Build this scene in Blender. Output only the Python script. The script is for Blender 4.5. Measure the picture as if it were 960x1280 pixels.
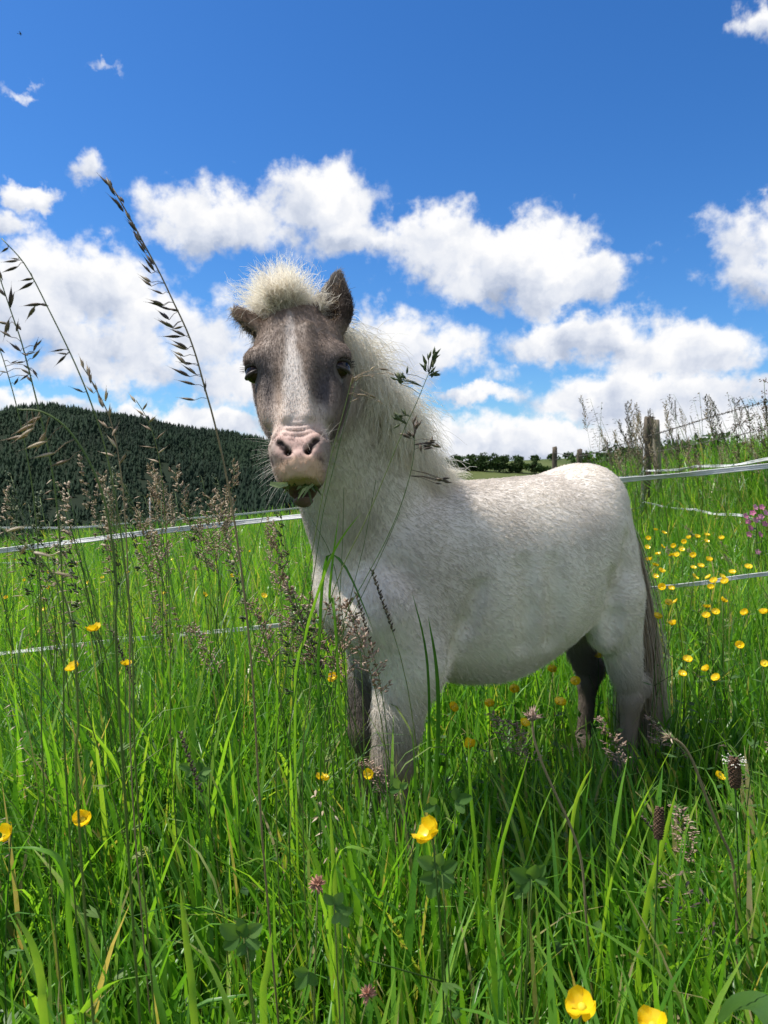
import bpy, math
import numpy as np
from mathutils import Vector, Matrix

sc = bpy.context.scene
for _o in list(bpy.data.objects):
    bpy.data.objects.remove(_o)

# ------------------------------------------------------------------ camera
CAM_H = 0.90
FPX = 900.0                      # focal length in photograph pixels (960 x 1280)
PITCH = math.atan2(50.0, FPX)    # horizon 50 px above the middle
cam_data = bpy.data.cameras.new('camera')
cam_data.sensor_fit = 'AUTO'
cam_data.sensor_width = 36.0
cam_data.lens = 36.0 * FPX / 1280.0
cam_data.clip_start = 0.02
cam_data.clip_end = 6000.0
cam_data.dof.use_dof = True
cam_data.dof.focus_distance = 1.42
cam_data.dof.aperture_fstop = 13.0
cam = bpy.data.objects.new('camera', cam_data)
sc.collection.objects.link(cam)
cam.location = (0, 0, CAM_H)
cam.rotation_euler = (math.radians(90) - PITCH, 0, 0)
sc.camera = cam
_cF = np.array([0, math.cos(PITCH), -math.sin(PITCH)])
_cU = np.array([0, math.sin(PITCH), math.cos(PITCH)])

def at(px, py, depth):
    """point of the place at distance `depth` ahead (world Y) seen near photo pixel px, py"""
    v = _cF + np.array([1., 0, 0]) * ((px - 480) / FPX) + _cU * ((640 - py) / FPX)
    v = v * (depth / v[1])
    return v + np.array([0, 0, CAM_H])

# ------------------------------------------------------------------ sun and sky
SUN_DIR = np.array([-0.47, 0.07, 0.88]); SUN_DIR /= np.linalg.norm(SUN_DIR)
SUN_EL = math.asin(SUN_DIR[2])
SUN_AZ = math.atan2(SUN_DIR[0], SUN_DIR[1])
sun_data = bpy.data.lights.new('sun', 'SUN')
sun_data.energy = 4.9
sun_data.angle = math.radians(0.53)
sun_data.color = (1.0, 0.955, 0.88)
sun = bpy.data.objects.new('sun', sun_data)
sc.collection.objects.link(sun)
sun.rotation_euler = Vector(SUN_DIR.tolist()).to_track_quat('Z', 'Y').to_euler()

sc.view_settings.view_transform = 'Standard'
sc.view_settings.look = 'None'
sc.view_settings.exposure = 0.5
sc.view_settings.gamma = 1.0
sc.view_settings.use_curve_mapping = False
sc.render.engine = 'CYCLES'
sc.cycles.use_denoising = True
sc.cycles.max_bounces = 8
sc.cycles.diffuse_bounces = 4
sc.cycles.glossy_bounces = 2
sc.cycles.transmission_bounces = 4
sc.cycles.transparent_max_bounces = 8
sc.cycles.caustics_reflective = False
sc.cycles.caustics_refractive = False
sc.cycles.sample_clamp_indirect = 6.0
# world: Nishita sky with cumulus at fixed compass directions
world = bpy.data.worlds.new('World'); sc.world = world
world.use_nodes = True
wn = world.node_tree; wn.nodes.clear()
class NB:
    """small helper that chains shader nodes"""
    def __init__(s, nt): s.nt = nt
    def node(s, t, **kw):
        n = s.nt.nodes.new(t)
        for k, v in kw.items(): setattr(n, k, v)
        return n
    def put(s, sock, v):
        if hasattr(v, 'is_linked') or isinstance(v, bpy.types.NodeSocket): s.nt.links.new(v, sock)
        else: sock.default_value = v
    def m(s, op, a, b=None, c=None, clamp=False):
        n = s.node('ShaderNodeMath', operation=op); n.use_clamp = clamp
        s.put(n.inputs[0], a)
        if b is not None: s.put(n.inputs[1], b)
        if c is not None: s.put(n.inputs[2], c)
        return n.outputs[0]
    def v(s, op, a, b=None, c=None):
        n = s.node('ShaderNodeVectorMath', operation=op)
        s.put(n.inputs[0], a)
        if b is not None: s.put(n.inputs[1], b)
        if c is not None: s.put(n.inputs[2], c)
        return n.outputs['Value'] if op in ('LENGTH', 'DOT_PRODUCT', 'DISTANCE') else n.outputs[0]
    def noise(s, vec, scale, detail=4, rough=0.5, out='Fac'):
        n = s.node('ShaderNodeTexNoise'); s.put(n.inputs['Vector'], vec)
        n.inputs['Scale'].default_value = scale; n.inputs['Detail'].default_value = detail
        n.inputs['Roughness'].default_value = rough
        return n.outputs[out]
    def ramp(s, fac, stops, interp='LINEAR'):
        n = s.node('ShaderNodeValToRGB'); n.color_ramp.interpolation = interp
        e = n.color_ramp.elements
        while len(e) < len(stops): e.new(0.5)
        for el, (p, c) in zip(e, stops):
            el.position = p; el.color = (c[0], c[1], c[2], 1)
        s.put(n.inputs[0], fac); return n.outputs[0]
    def mix(s, fac, a, b, blend='MIX'):
        n = s.node('ShaderNodeMix', data_type='RGBA', blend_type=blend)
        s.put(n.inputs[0], fac); s.put(n.inputs[6], a); s.put(n.inputs[7], b)
        return n.outputs[2]
    def sstep(s, x, lo, hi):
        n = s.node('ShaderNodeMapRange', interpolation_type='SMOOTHSTEP')
        s.put(n.inputs[0], x); s.put(n.inputs[1], lo); s.put(n.inputs[2], hi)
        n.inputs[3].default_value = 0; n.inputs[4].default_value = 1
        return n.outputs[0]
W = NB(wn)
tc = W.node('ShaderNodeTexCoord')
d = W.v('NORMALIZE', tc.outputs['Generated'])
sep = W.node('ShaderNodeSeparateXYZ'); W.put(sep.inputs[0], d)
az = W.m('ARCTAN2', sep.outputs[0], sep.outputs[1])
el = W.m('ARCSINE', sep.outputs[2])
comb = W.node('ShaderNodeCombineXYZ'); W.put(comb.inputs[0], az); W.put(comb.inputs[1], el)
ae = comb.outputs[0]
# billow: warp the direction with turbulence, coarse and fine
wz = W.noise(ae, 9.0, 6, 0.60, 'Color')
warp = W.v('MULTIPLY', W.v('SUBTRACT', wz, (0.5, 0.5, 0.5)), (0.115, 0.095, 0.0))
wz2 = W.noise(ae, 34.0, 5, 0.62, 'Color')
warp2 = W.v('MULTIPLY', W.v('SUBTRACT', wz2, (0.5, 0.5, 0.5)), (0.034, 0.030, 0.0))
q = W.v('ADD', W.v('ADD', ae, warp), warp2)
fine = W.noise(ae, 26.0, 8, 0.58)
# each cumulus lobe: photo pixel of its middle, half sizes in pixels, weight
CLOUDS = [
    (270, 268, 105, 48, 1.0), (400, 250, 78, 50, 1.0), (440, 290, 72, 40, .9), (330, 295, 110, 28, .7),
    (560, 305, 80, 52, 1.0), (655, 320, 92, 55, 1.0), (710, 352, 92, 38, 1.0), (600, 350, 100, 34, .8),
    (100, 350, 115, 52, 1.0), (30, 385, 90, 58, 1.0), (200, 395, 100, 44, .9), (170, 455, 120, 42, .8), (260, 430, 80, 48, .8),
    (50, 455, 70, 26, .7), (-15, 270, 50, 26, 1.0), (42, 244, 32, 19, .95), (112, 218, 32, 24, .72),
    (500, 440, 100, 48, .95), (430, 470, 80, 40, .8), (590, 498, 66, 14, .8), (560, 545, 120, 32, .9),
    (720, 425, 110, 32, .95), (840, 445, 120, 40, .95), (800, 500, 150, 38, 1.0), (640, 560, 160, 34, 1.0), (860, 540, 160, 34, 1.0),
    (925, 290, 70, 46, .74), (965, 335, 80, 44, .82), (890, 275, 40, 20, .55), (955, 20, 48, 30, .8), (250, 525, 110, 24, 1.0), (150, 512, 60, 18, .8), (120, 420, 110, 30, .9), (300, 480, 80, 40, .85), (470, 410, 40, 40, .7), (620, 470, 40, 20, .6),
    (128, 76, 42, 9, .60), (32, 100, 36, 9, .58), (985, 240, 40, 22, .8), (720, 545, 150, 30, 1.0), (930, 565, 120, 26, 1.0), (520, 570, 130, 24, .9), (390, 550, 120, 26, .85), (60, 500, 90, 20, .8), (900, 500, 90, 30, .9),
]
acc = None; vac = None; wac = None
for (cx, cy, rx, ry, wt) in CLOUDS:
    P = at(cx, cy, 1.0) - np.array([0, 0, CAM_H]); P /= np.linalg.norm(P)
    a0 = math.atan2(P[0], P[1]); e0 = math.asin(P[2])
    sxy = FPX * (1 + ((cx - 480) / FPX) ** 2 + ((cy - 640) / FPX) ** 2) ** .5
    kx, ky = sxy * 0.86 / rx, sxy * 0.86 / ry
    t = W.v('MULTIPLY', W.v('SUBTRACT', q, (a0, e0, 0)), (kx, ky, 0))
    r2 = W.v('DOT_PRODUCT', t, t)
    f = W.m('MULTIPLY', W.m('EXPONENT', W.m('MULTIPLY', r2, -1.0)), wt)
    s2 = W.node('ShaderNodeSeparateXYZ'); W.put(s2.inputs[0], t)
    f4 = W.m('MULTIPLY', f, f); f4 = W.m('MULTIPLY', f4, f4)
    vv = W.m('MULTIPLY', f4, s2.outputs[1])
    wac = f4 if wac is None else W.m('ADD', wac, f4)
    acc = f if acc is None else W.m('SMOOTH_MAX', acc, f, 0.12)
    vac = vv if vac is None else W.m('ADD', vac, vv)
# clouds carried on out of view, coverage thickened to whiten the fill light
flat = W.v('DIVIDE', d, W.m('ADD', W.m('MAXIMUM', sep.outputs[2], 0.0), 0.12))
gen = W.m('MULTIPLY', W.sstep(W.noise(flat, 0.9, 5, .55), 0.42, 0.56), W.sstep(W.m('ABSOLUTE', az), 0.54, 0.72))
gen = W.m('MULTIPLY', gen, W.sstep(sep.outputs[2], 0.0, 0.06))
acc = W.m('ADD', acc, gen)
dens = W.m('ADD', acc, W.m('MULTIPLY', W.m('SUBTRACT', fine, 0.5), 0.95))
mask = W.sstep(dens, 0.36, 0.74)
up = W.m('DIVIDE', vac, W.m('ADD', wac, 0.06))
mid = W.noise(W.v('ADD', ae, warp), 15.0, 4, 0.5)
lum = W.m('ADD', W.m('ADD', W.m('MULTIPLY', up, 0.50), W.m('MULTIPLY', W.m('SUBTRACT', mid, 0.5), 1.4)), 0.75)
lum = W.m('ADD', lum, W.m('MULTIPLY', W.m('SUBTRACT', fine, 0.5), 0.35))
ccol = W.ramp(lum, [(0.10, (0.36, 0.41, 0.52)), (0.42, (0.52, 0.59, 0.74)), (0.66, (0.80, 0.84, 0.93)), (0.92, (1.04, 1.04, 1.05))])
sky = W.node('ShaderNodeTexSky', sky_type='NISHITA')
sky.sun_disc = False
sky.sun_elevation = SUN_EL; sky.sun_rotation = SUN_AZ
sky.air_density = 1.0; sky.dust_density = 0.4; sky.ozone_density = 2.5
SKY_K = 0.105
hs = W.node('ShaderNodeHueSaturation'); hs.inputs['Saturation'].default_value = 1.25; hs.inputs['Value'].default_value = 1.0
W.put(hs.inputs['Color'], sky.outputs[0])
cc = W.v('SCALE', ccol); cc.node.inputs['Scale'].default_value = 0.68 / SKY_K
tint = W.mix(1.0, hs.outputs[0], (0.52, 0.77, 1.02, 1), 'MULTIPLY')
skyc = W.mix(mask, tint, cc)
bg = W.node('ShaderNodeBackground'); W.put(bg.inputs[0], skyc); bg.inputs[1].default_value = SKY_K
wo = W.node('ShaderNodeOutputWorld'); wn.links.new(bg.outputs[0], wo.inputs[0])
world.cycles.sampling_method = 'MANUAL'
world.cycles.sample_map_resolution = 512
# ------------------------------------------------------------------ helpers
rng = np.random.default_rng(7)
COL = sc.collection

def slope(x, y):
    """height of the meadow: rises to the right, falls gently away, bank along the wire fence"""
    x = np.asarray(x, float); y = np.asarray(y, float)
    z = 0.10 * np.clip(x, -14, 14) - 0.02 * np.clip(y, -6, 16)
    side = x - (2.075 + 0.17 * y) - 0.05            # distance right of the wire fence line
    t = np.clip(side / 1.3 + 0.5, 0, 1); t = t * t * (3 - 2 * t)
    z = z + 0.34 * t * np.clip((y + 2) / 6, 0, 1)
    z = z + 0.018 * np.sin(x * 1.7 + 0.4 * y) * np.cos(y * 1.3 - 0.6 * x) + 0.01 * np.sin(4.1 * x + 1.0) * np.sin(3.7 * y)
    # beyond the crest on the left the field drops into the valley
    dr = np.clip((y - 15.0 + 0.55 * np.clip(x, -40, 0) * 0.2 - 0.9 * np.clip(x, 0, 12)) / 40.0, 0, 1)
    z = z - 9.0 * dr * dr
    return z

def obj(name, data, parent=None, label=None, cat=None, group=None, kind=None, mat=None):
    o = bpy.data.objects.new(name, data)
    COL.objects.link(o)
    if parent is not None: o.parent = parent
    if label: o['label'] = label
    if cat: o['category'] = cat
    if group: o['group'] = group
    if kind: o['kind'] = kind
    if mat is not None and data is not None: data.materials.append(mat)
    return o

def empty(name, loc, label, cat, group=None, rz=0.0):
    o = obj(name, None, None, label, cat, group)
    o.location = Vector([float(v) for v in loc]); o.rotation_euler = (0, 0, rz)
    o.empty_display_size = 0.05
    return o

def mesh(name, V, quads=None, tris=None, smooth=True):
    """mesh from numpy vertex, quad and triangle arrays"""
    V = np.ascontiguousarray(V, np.float32).reshape(-1, 3)
    me = bpy.data.meshes.new(name)
    q = np.zeros((0, 4), np.int32) if quads is None or len(quads) == 0 else np.asarray(quads, np.int32).reshape(-1, 4)
    t = np.zeros((0, 3), np.int32) if tris is None or len(tris) == 0 else np.asarray(tris, np.int32).reshape(-1, 3)
    me.vertices.add(len(V)); me.vertices.foreach_set('co', V.ravel())
    nl = q.size + t.size
    me.loops.add(nl)
    me.loops.foreach_set('vertex_index', np.concatenate([q.ravel(), t.ravel()]).astype(np.int32))
    me.polygons.add(len(q) + len(t))
    st = np.concatenate([np.arange(len(q)) * 4, q.size + np.arange(len(t)) * 3]).astype(np.int32)
    me.polygons.foreach_set('loop_start', st)
    if smooth: me.polygons.foreach_set('use_smooth', np.ones(len(q) + len(t), bool))
    me.update(calc_edges=True); me.validate(verbose=False)
    return me

def vattr(me, name, arr, typ='FLOAT', dom='POINT'):
    a = me.attributes.new(name, typ, dom)
    arr = np.ascontiguousarray(arr, np.float32)
    a.data.foreach_set('color' if typ == 'FLOAT_COLOR' else ('vector' if typ == 'FLOAT_VECTOR' else 'value'), arr.ravel())

class MB:
    """collects shapes (in numpy) into one mesh"""
    def __init__(s): s.V = []; s.Q = []; s.T = []; s.n = 0; s.A = []
    def add(s, V, Q=None, T=None, a=0.0):
        V = np.asarray(V, float).reshape(-1, 3)
        s.V.append(V)
        if Q is not None and len(Q): s.Q.append(np.asarray(Q, int).reshape(-1, 4) + s.n)
        if T is not None and len(T): s.T.append(np.asarray(T, int).reshape(-1, 3) + s.n)
        s.A.append(np.full(len(V), a) if np.isscalar(a) else np.asarray(a))
        s.n += len(V); return s
    def tube(s, pts, rad, sides=6, cap=True, a=0.0):
        pts = np.asarray(pts, float); n = len(pts)
        rad = np.full(n, rad) if np.isscalar(rad) else np.asarray(rad, float)
        tan = np.gradient(pts, axis=0); tan /= np.linalg.norm(tan, axis=1)[:, None] + 1e-12
        ref = np.array([0, 0, 1.]) if abs(tan[0][2]) < 0.9 else np.array([1., 0, 0])
        V = []
        u = np.cross(tan[0], ref); u /= np.linalg.norm(u)
        for i in range(n):
            u = u - tan[i] * np.dot(u, tan[i]); u /= np.linalg.norm(u) + 1e-12
            w = np.cross(tan[i], u)
            ang = np.arange(sides) * 2 * math.pi / sides
            V.append(pts[i] + rad[i] * (np.cos(ang)[:, None] * u + np.sin(ang)[:, None] * w))
        V = np.concatenate(V)
        Q = [(i * sides + k, i * sides + (k + 1) % sides, (i + 1) * sides + (k + 1) % sides, (i + 1) * sides + k)
             for i in range(n - 1) for k in range(sides)]
        T = []
        if cap:
            T = [(0, k + 1, k) for k in range(1, sides - 1)] + [((n - 1) * sides, (n - 1) * sides + k, (n - 1) * sides + k + 1) for k in range(1, sides - 1)]
        return s.add(V, Q, T, a)
    def lens(s, a_, b_, r, flat=0.6, sides=5, prof=(0.05, 0.75, 1.0, 0.6, 0.04), nrm=None, a=0.0):
        """spindle between two points (a spikelet, a bud, a seed)"""
        a_ = np.asarray(a_, float); b_ = np.asarray(b_, float)
        ax = b_ - a_; L = np.linalg.norm(ax); ax = ax / (L + 1e-12)
        ref = nrm if nrm is not None else (np.array([0, 0, 1.]) if abs(ax[2]) < .9 else np.array([1., 0, 0]))
        u = np.cross(ax, ref); u /= np.linalg.norm(u) + 1e-12; w = np.cross(ax, u)
        ang = np.arange(sides) * 2 * math.pi / sides
        V = np.concatenate([a_ + ax * L * i / (len(prof) - 1) + r * p * (np.cos(ang)[:, None] * u + flat * np.sin(ang)[:, None] * w) for i, p in enumerate(prof)])
        Q = [(i * sides + k, i * sides + (k + 1) % sides, (i + 1) * sides + (k + 1) % sides, (i + 1) * sides + k)
             for i in range(len(prof) - 1) for k in range(sides)]
        return s.add(V, Q, None, a)
    def blade(s, pts, wid, side, fold=0.25, a=0.0):
        """grass leaf along pts: three verts a row, folded along the midrib"""
        pts = np.asarray(pts, float); n = len(pts); wid = np.asarray(wid, float)
        tan = np.gradient(pts, axis=0); tan /= np.linalg.norm(tan, axis=1)[:, None] + 1e-12
        sd = np.asarray(side, float); sd = np.broadcast_to(sd, pts.shape)
        sd = sd - tan * np.sum(sd * tan, 1)[:, None]; sd = sd / (np.linalg.norm(sd, axis=1)[:, None] + 1e-12)
        up = np.cross(sd, tan)
        V = np.stack([pts + sd * wid[:, None] + up * fold * wid[:, None], pts, pts - sd * wid[:, None] + up * fold * wid[:, None]], 1).reshape(-1, 3)
        Q = []
        for i in range(n - 1):
            Q += [(3 * i, 3 * i + 1, 3 * i + 4, 3 * i + 3), (3 * i + 1, 3 * i + 2, 3 * i + 5, 3 * i + 4)]
        return s.add(V, Q, None, a)
    def box(s, c, h, R=None, a=0.0):
        c = np.asarray(c, float); h = np.asarray(h, float)
        V = np.array([[x, y, z] for x in (-1, 1) for y in (-1, 1) for z in (-1, 1)]) * h
        if R is not None: V = V @ np.asarray(R).T
        return s.add(V + c, [(0, 1, 3, 2), (4, 6, 7, 5), (0, 4, 5, 1), (2, 3, 7, 6), (0, 2, 6, 4), (1, 5, 7, 3)], None, a)
    def me(s, name, smooth=True, attr=None):
        V = np.concatenate(s.V)
        m = mesh(name, V, np.concatenate(s.Q) if s.Q else None, np.concatenate(s.T) if s.T else None, smooth)
        if attr: vattr(m, attr, np.concatenate(s.A))
        return m
    def build(s, name, mat, parent=None, origin=None, smooth=True, attr=None, **kw):
        if origin is not None: s.V = [v - np.asarray(origin, float) for v in s.V]
        return obj(name, s.me(name, smooth, attr), parent, mat=mat, **kw)

def spline(P, n):
    """smooth curve through points (Catmull-Rom), n samples"""
    P = np.asarray(P, float); k = len(P)
    if k == 2:
        t = np.linspace(0, 1, n)[:, None]; return P[0] * (1 - t) + P[1] * t
    Q = np.vstack([2 * P[0] - P[1], P, 2 * P[-1] - P[-2]])
    u = np.linspace(0, k - 1 - 1e-9, n); i = u.astype(int); t = (u - i)[:, None]
    a, b, c, d_ = Q[i], Q[i + 1], Q[i + 2], Q[i + 3]
    return 0.5 * (2 * b + (c - a) * t + (2 * a - 5 * b + 4 * c - d_) * t ** 2 + (3 * b - a - 3 * c + d_) * t ** 3)

def unit(v):
    v = np.asarray(v, float); return v / (np.linalg.norm(v, axis=-1, keepdims=True) + 1e-12)

def vnoise(P, seed=0):
    """smooth value noise in -1..1 for points (N,3)"""
    P = np.asarray(P, float); i = np.floor(P).astype(np.int64); f = P - i; f = f * f * (3 - 2 * f)
    def h(a):
        n = (a[:, 0] * 374761393 + a[:, 1] * 668265263 + a[:, 2] * 1274126177 + seed * 974634721) & 0x7fffffff
        n = ((n ^ (n >> 13)) * 1103515245) & 0x7fffffff
        n = ((n ^ (n >> 15)) * 2654435761) & 0x7fffffff
        return n / 0x7fffffff * 2 - 1
    r = 0
    for dx in (0, 1):
        for dy in (0, 1):
            for dz in (0, 1):
                w = (f[:, 0] if dx else 1 - f[:, 0]) * (f[:, 1] if dy else 1 - f[:, 1]) * (f[:, 2] if dz else 1 - f[:, 2])
                r = r + w * h(i + np.array([dx, dy, dz]))
    return r

def sm(x, lo, hi):
    t = np.clip((np.asarray(x, float) - lo) / (hi - lo), 0, 1); return t * t * (3 - 2 * t)

# ------------------------------------------------------------------ materials
def new_mat(name):
    m = bpy.data.materials.new(name); m.use_nodes = True
    m.node_tree.nodes.clear(); return m, NB(m.node_tree)

def plant_mat(name, stops, rough=0.45, trans=0.35, attr='tint', tcol=None, spec=0.35, island=False, streak=0.0):
    """leaf or stem: diffuse, some light let through, a waxy sheen; colour by a per-piece tint"""
    m, N = new_mat(name)
    if island:
        f = N.node('ShaderNodeNewGeometry').outputs['Random Per Island']
    elif attr == 'object':
        f = N.node('ShaderNodeObjectInfo').outputs['Random']
    else:
        a = N.node('ShaderNodeAttribute'); a.attribute_name = attr; f = a.outputs['Fac']
    tcn = N.node('ShaderNodeTexCoord')
    n1 = N.noise(tcn.outputs['Object'], 60.0, 2, .5)
    f = N.m('ADD', f, N.m('MULTIPLY', N.m('SUBTRACT', n1, 0.5), 0.35))
    c = N.ramp(f, stops)
    pb = N.node('ShaderNodeBsdfPrincipled')
    N.put(pb.inputs['Base Color'], c); pb.inputs['Roughness'].default_value = rough
    pb.inputs['Specular IOR Level'].default_value = spec
    tr = N.node('ShaderNodeBsdfTranslucent')
    N.put(tr.inputs[0], N.mix(1.0, c, tcol or (1.55, 1.45, 0.5, 1), 'MULTIPLY'))
    mx = N.node('ShaderNodeMixShader'); mx.inputs[0].default_value = trans
    m.node_tree.links.new(pb.outputs[0], mx.inputs[1]); m.node_tree.links.new(tr.outputs[0], mx.inputs[2])
    o = N.node('ShaderNodeOutputMaterial'); m.node_tree.links.new(mx.outputs[0], o.inputs[0])
    return m

def solid_mat(name, c1, c2=None, scale=20.0, rough=0.6, spec=0.3, bump=0.0, detail=4, stretch=(1, 1, 1), attr=None, sub=0.0):
    m, N = new_mat(name)
    tcn = N.node('ShaderNodeTexCoord')
    v = N.v('MULTIPLY', tcn.outputs['Object'], tuple(stretch))
    n1 = N.noise(v, scale, detail, .6)
    c = N.ramp(n1, [(0.3, c1), (0.7, c2 or c1)])
    pb = N.node('ShaderNodeBsdfPrincipled')
    N.put(pb.inputs['Base Color'], c); pb.inputs['Roughness'].default_value = rough
    pb.inputs['Specular IOR Level'].default_value = spec
    if bump:
        b = N.node('ShaderNodeBump'); b.inputs['Strength'].default_value = bump; b.inputs['Distance'].default_value = 0.02
        N.put(b.inputs['Height'], n1); N.put(pb.inputs['Normal'], b.outputs[0])
    o = N.node('ShaderNodeOutputMaterial'); m.node_tree.links.new(pb.outputs[0], o.inputs[0])
    return m
# ================================================================== land
def terrain(x, y):
    x = np.asarray(x, float); y = np.asarray(y, float)
    z = slope(x, y)
    z = z - 20.0 * sm(y, 50, 220)
    HL = np.interp(x, [-1400, -700, -500, -330, -290, -220, -113, -20, 60, 300], [20, 45, 62, 76, 85, 76, 55, 32, 12, 5])
    hill = HL * sm(y, 300, 640) * (1 - .6 * sm(y, 720, 1500))
    fc = np.interp(y, [0, 90, 200, 400, 520, 900, 2000], [0, 0, 4, 28, 37, 34, 34])
    w = sm(x, -90, 10)
    z = z + hill * (1 - w) + np.maximum(fc, hill * .3) * w * sm(y, 60, 200)
    far = sm(np.hypot(x, y), 60, 200)
    z = z + far * (1.6 * np.sin(x * .021 + 1.3) * np.cos(y * .017) + .7 * np.sin(x * .06 + y * .045))
    return z

def grid_axis(lo, hi, fine, grow_):
    a = [0.0]; st_ = fine
    while a[-1] < hi: a.append(a[-1] + st_); st_ *= grow_
    b = [0.0]; st_ = fine
    while b[-1] > lo: b.append(b[-1] - st_); st_ *= grow_
    return np.array(sorted(set(b + a)))
gx = grid_axis(-2600, 2600, .22, 1.045); gy = grid_axis(-400, 3600, .22, 1.04)
XX, YY = np.meshgrid(gx, gy, indexing='ij'); ZZ = terrain(XX, YY)
nx_, ny_ = XX.shape; ii = np.arange(nx_ * ny_).reshape(nx_, ny_)
m_ground, N = new_mat('meadow_soil')
gp = N.node('ShaderNodeNewGeometry').outputs['Position']
g1 = N.noise(gp, 7.0, 5, .6); g2 = N.noise(gp, .012, 4, .55); g3 = N.noise(gp, .5, 4, .6)
near_c = N.ramp(g1, [(.3, (.020, .030, .008)), (.55, (.045, .075, .016)), (.75, (.085, .095, .03))])
far_c = N.ramp(g2, [(.38, (.040, .065, .018)), (.50, (.090, .105, .036)), (.62, (.060, .09, .024))])
far_c = N.mix(.35, far_c, N.ramp(g3, [(.3, (.04, .07, .015)), (.7, (.13, .14, .05))]))
dist = N.v('LENGTH', gp)
pb = N.node('ShaderNodeBsdfPrincipled'); fa = N.node('ShaderNodeAttribute'); fa.attribute_name = 'forest'
N.put(pb.inputs['Base Color'], N.mix(fa.outputs['Fac'], N.mix(N.sstep(dist, 14.0, 50.0), near_c, far_c), (.012, .020, .010, 1)))
pb.inputs['Roughness'].default_value = .9; pb.inputs['Specular IOR Level'].default_value = .1
bm_ = N.node('ShaderNodeBump'); bm_.inputs['Strength'].default_value = .6; bm_.inputs['Distance'].default_value = .03
N.put(bm_.inputs['Height'], g1); N.put(pb.inputs['Normal'], bm_.outputs[0])
om = N.node('ShaderNodeOutputMaterial'); m_ground.node_tree.links.new(pb.outputs[0], om.inputs[0])
gme_ = (mesh('ground', np.stack([XX, YY, ZZ], -1).reshape(-1, 3), np.stack([ii[:-1, :-1], ii[1:, :-1], ii[1:, 1:], ii[:-1, 1:]], -1).reshape(-1, 4)))
vattr(gme_, 'forest', (sm(YY, 290, 325) * sm(-XX, -60, 10)).ravel())
obj('ground', gme_, kind='structure', label='sloping green meadow and valley ground', mat=m_ground)

# ---- conifer wood on the hill across the valley
def conifer_wood():
    px = []; 
    gx_, gy_ = np.meshgrid(np.arange(-560, 30, 2.9), np.arange(322, 690, 4.0), indexing='ij')
    x = gx_.ravel() + rng.uniform(-2.4, 2.4, gx_.size); y = gy_.ravel() + rng.uniform(-3, 3, gx_.size)
    k = (rng.random(len(x)) < .96 - .9 * sm(vnoise(np.stack([x * .035, y * .02, 0 * x], 1), 8), .55, .7)) & (x + .25 * (y - 330) < 60)
    x, y = x[k], y[k]; z = terrain(x, y); n = len(x)
    h = rng.uniform(4.2, 7.6, n) * (1.05 + .45 * vnoise(np.stack([x * .03, y * .03, 0 * x], 1), 5)); r = h * rng.uniform(.19, .27, n)
    V = []; T = []; A = []; nv = 0; S = 6
    ang = np.arange(S) * 2 * math.pi / S
    tint = np.clip(rng.random(n) * .6 + .3 + .6 * vnoise(np.stack([x * .02, y * .013, 0 * x], 1), 6), 0, 1)
    for (z0, z1, rr) in ((.04, .60, 1.0), (.36, .84, .72), (.62, 1.0, .44)):
        jit = 1 + .25 * rng.standard_normal((n, S))
        ring = np.stack([x[:, None] + r[:, None] * rr * jit * np.cos(ang + rng.random((n, 1)) * 6), y[:, None] + r[:, None] * rr * jit * np.sin(ang + rng.random((n, 1))), np.repeat((z + h * z0)[:, None], S, 1) + .4 * rng.standard_normal((n, S))], -1)
        tip = np.stack([x, y, z + h * z1], -1)[:, None]
        V.append(np.concatenate([ring, tip], 1).reshape(-1, 3))
        b = nv + np.arange(n)[:, None, None] * (S + 1)
        t = np.array([(k_, (k_ + 1) % S, S) for k_ in range(S)])[None]
        T.append((b + t).reshape(-1, 3)); A.append(np.repeat(tint, S + 1)); nv += n * (S + 1)
    me = mesh('conifer_wood', np.concatenate(V), None, np.concatenate(T), smooth=False)
    vattr(me, 'tint', np.concatenate(A))
    m = plant_mat('conifer_needles', [(0, (.007, .016, .010)), (.5, (.010, .023, .013)), (1, (.017, .034, .017))], .8, .05, spec=.1)
    obj('conifer_wood', me, None, 'dark conifer wood covering the hill across the valley', 'wood', kind='stuff', mat=m)
conifer_wood()

# ---- broadleaved trees and hedges far off
M_BARK = solid_mat('tree_bark', (.05, .04, .03), (.12, .10, .075), 8, .9, .1, bump=.4)
M_TREE = plant_mat('far_tree_leaves', [(0, (.016, .034, .011)), (.5, (.028, .058, .015)), (1, (.055, .092, .024))], .7, .15, spec=.15)
def leaf_mass(mb, c, rad, n, size, seed=0, squash=1.0):
    """leaf-sized faces through lumpy balls"""
    c = np.asarray(c, float); r_ = np.random.default_rng(seed)
    lob = unit(r_.standard_normal((9, 3))) * np.asarray(rad) * r_.uniform(.3, .85, (9, 1))
    k = r_.integers(0, 9, n)
    p = unit(r_.standard_normal((n, 3))) * (r_.random((n, 1)) ** .35) * (np.asarray(rad) * r_.uniform(.3, .65, (9, 1))[k])
    p = c + lob[k] + p
    a = unit(r_.standard_normal((n, 3))); b = unit(np.cross(a, r_.standard_normal((n, 3))))
    s_ = size * (.6 + .8 * r_.random((n, 1)))
    V = np.stack([p - a * s_, p + b * s_ * .55, p + a * s_, p - b * s_ * .55], 1).reshape(-1, 3)
    q = np.arange(n * 4).reshape(n, 4)
    mb.add(V, q, None, np.repeat(np.clip(r_.random(n) * .8 + .1, 0, 1), 4))
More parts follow.
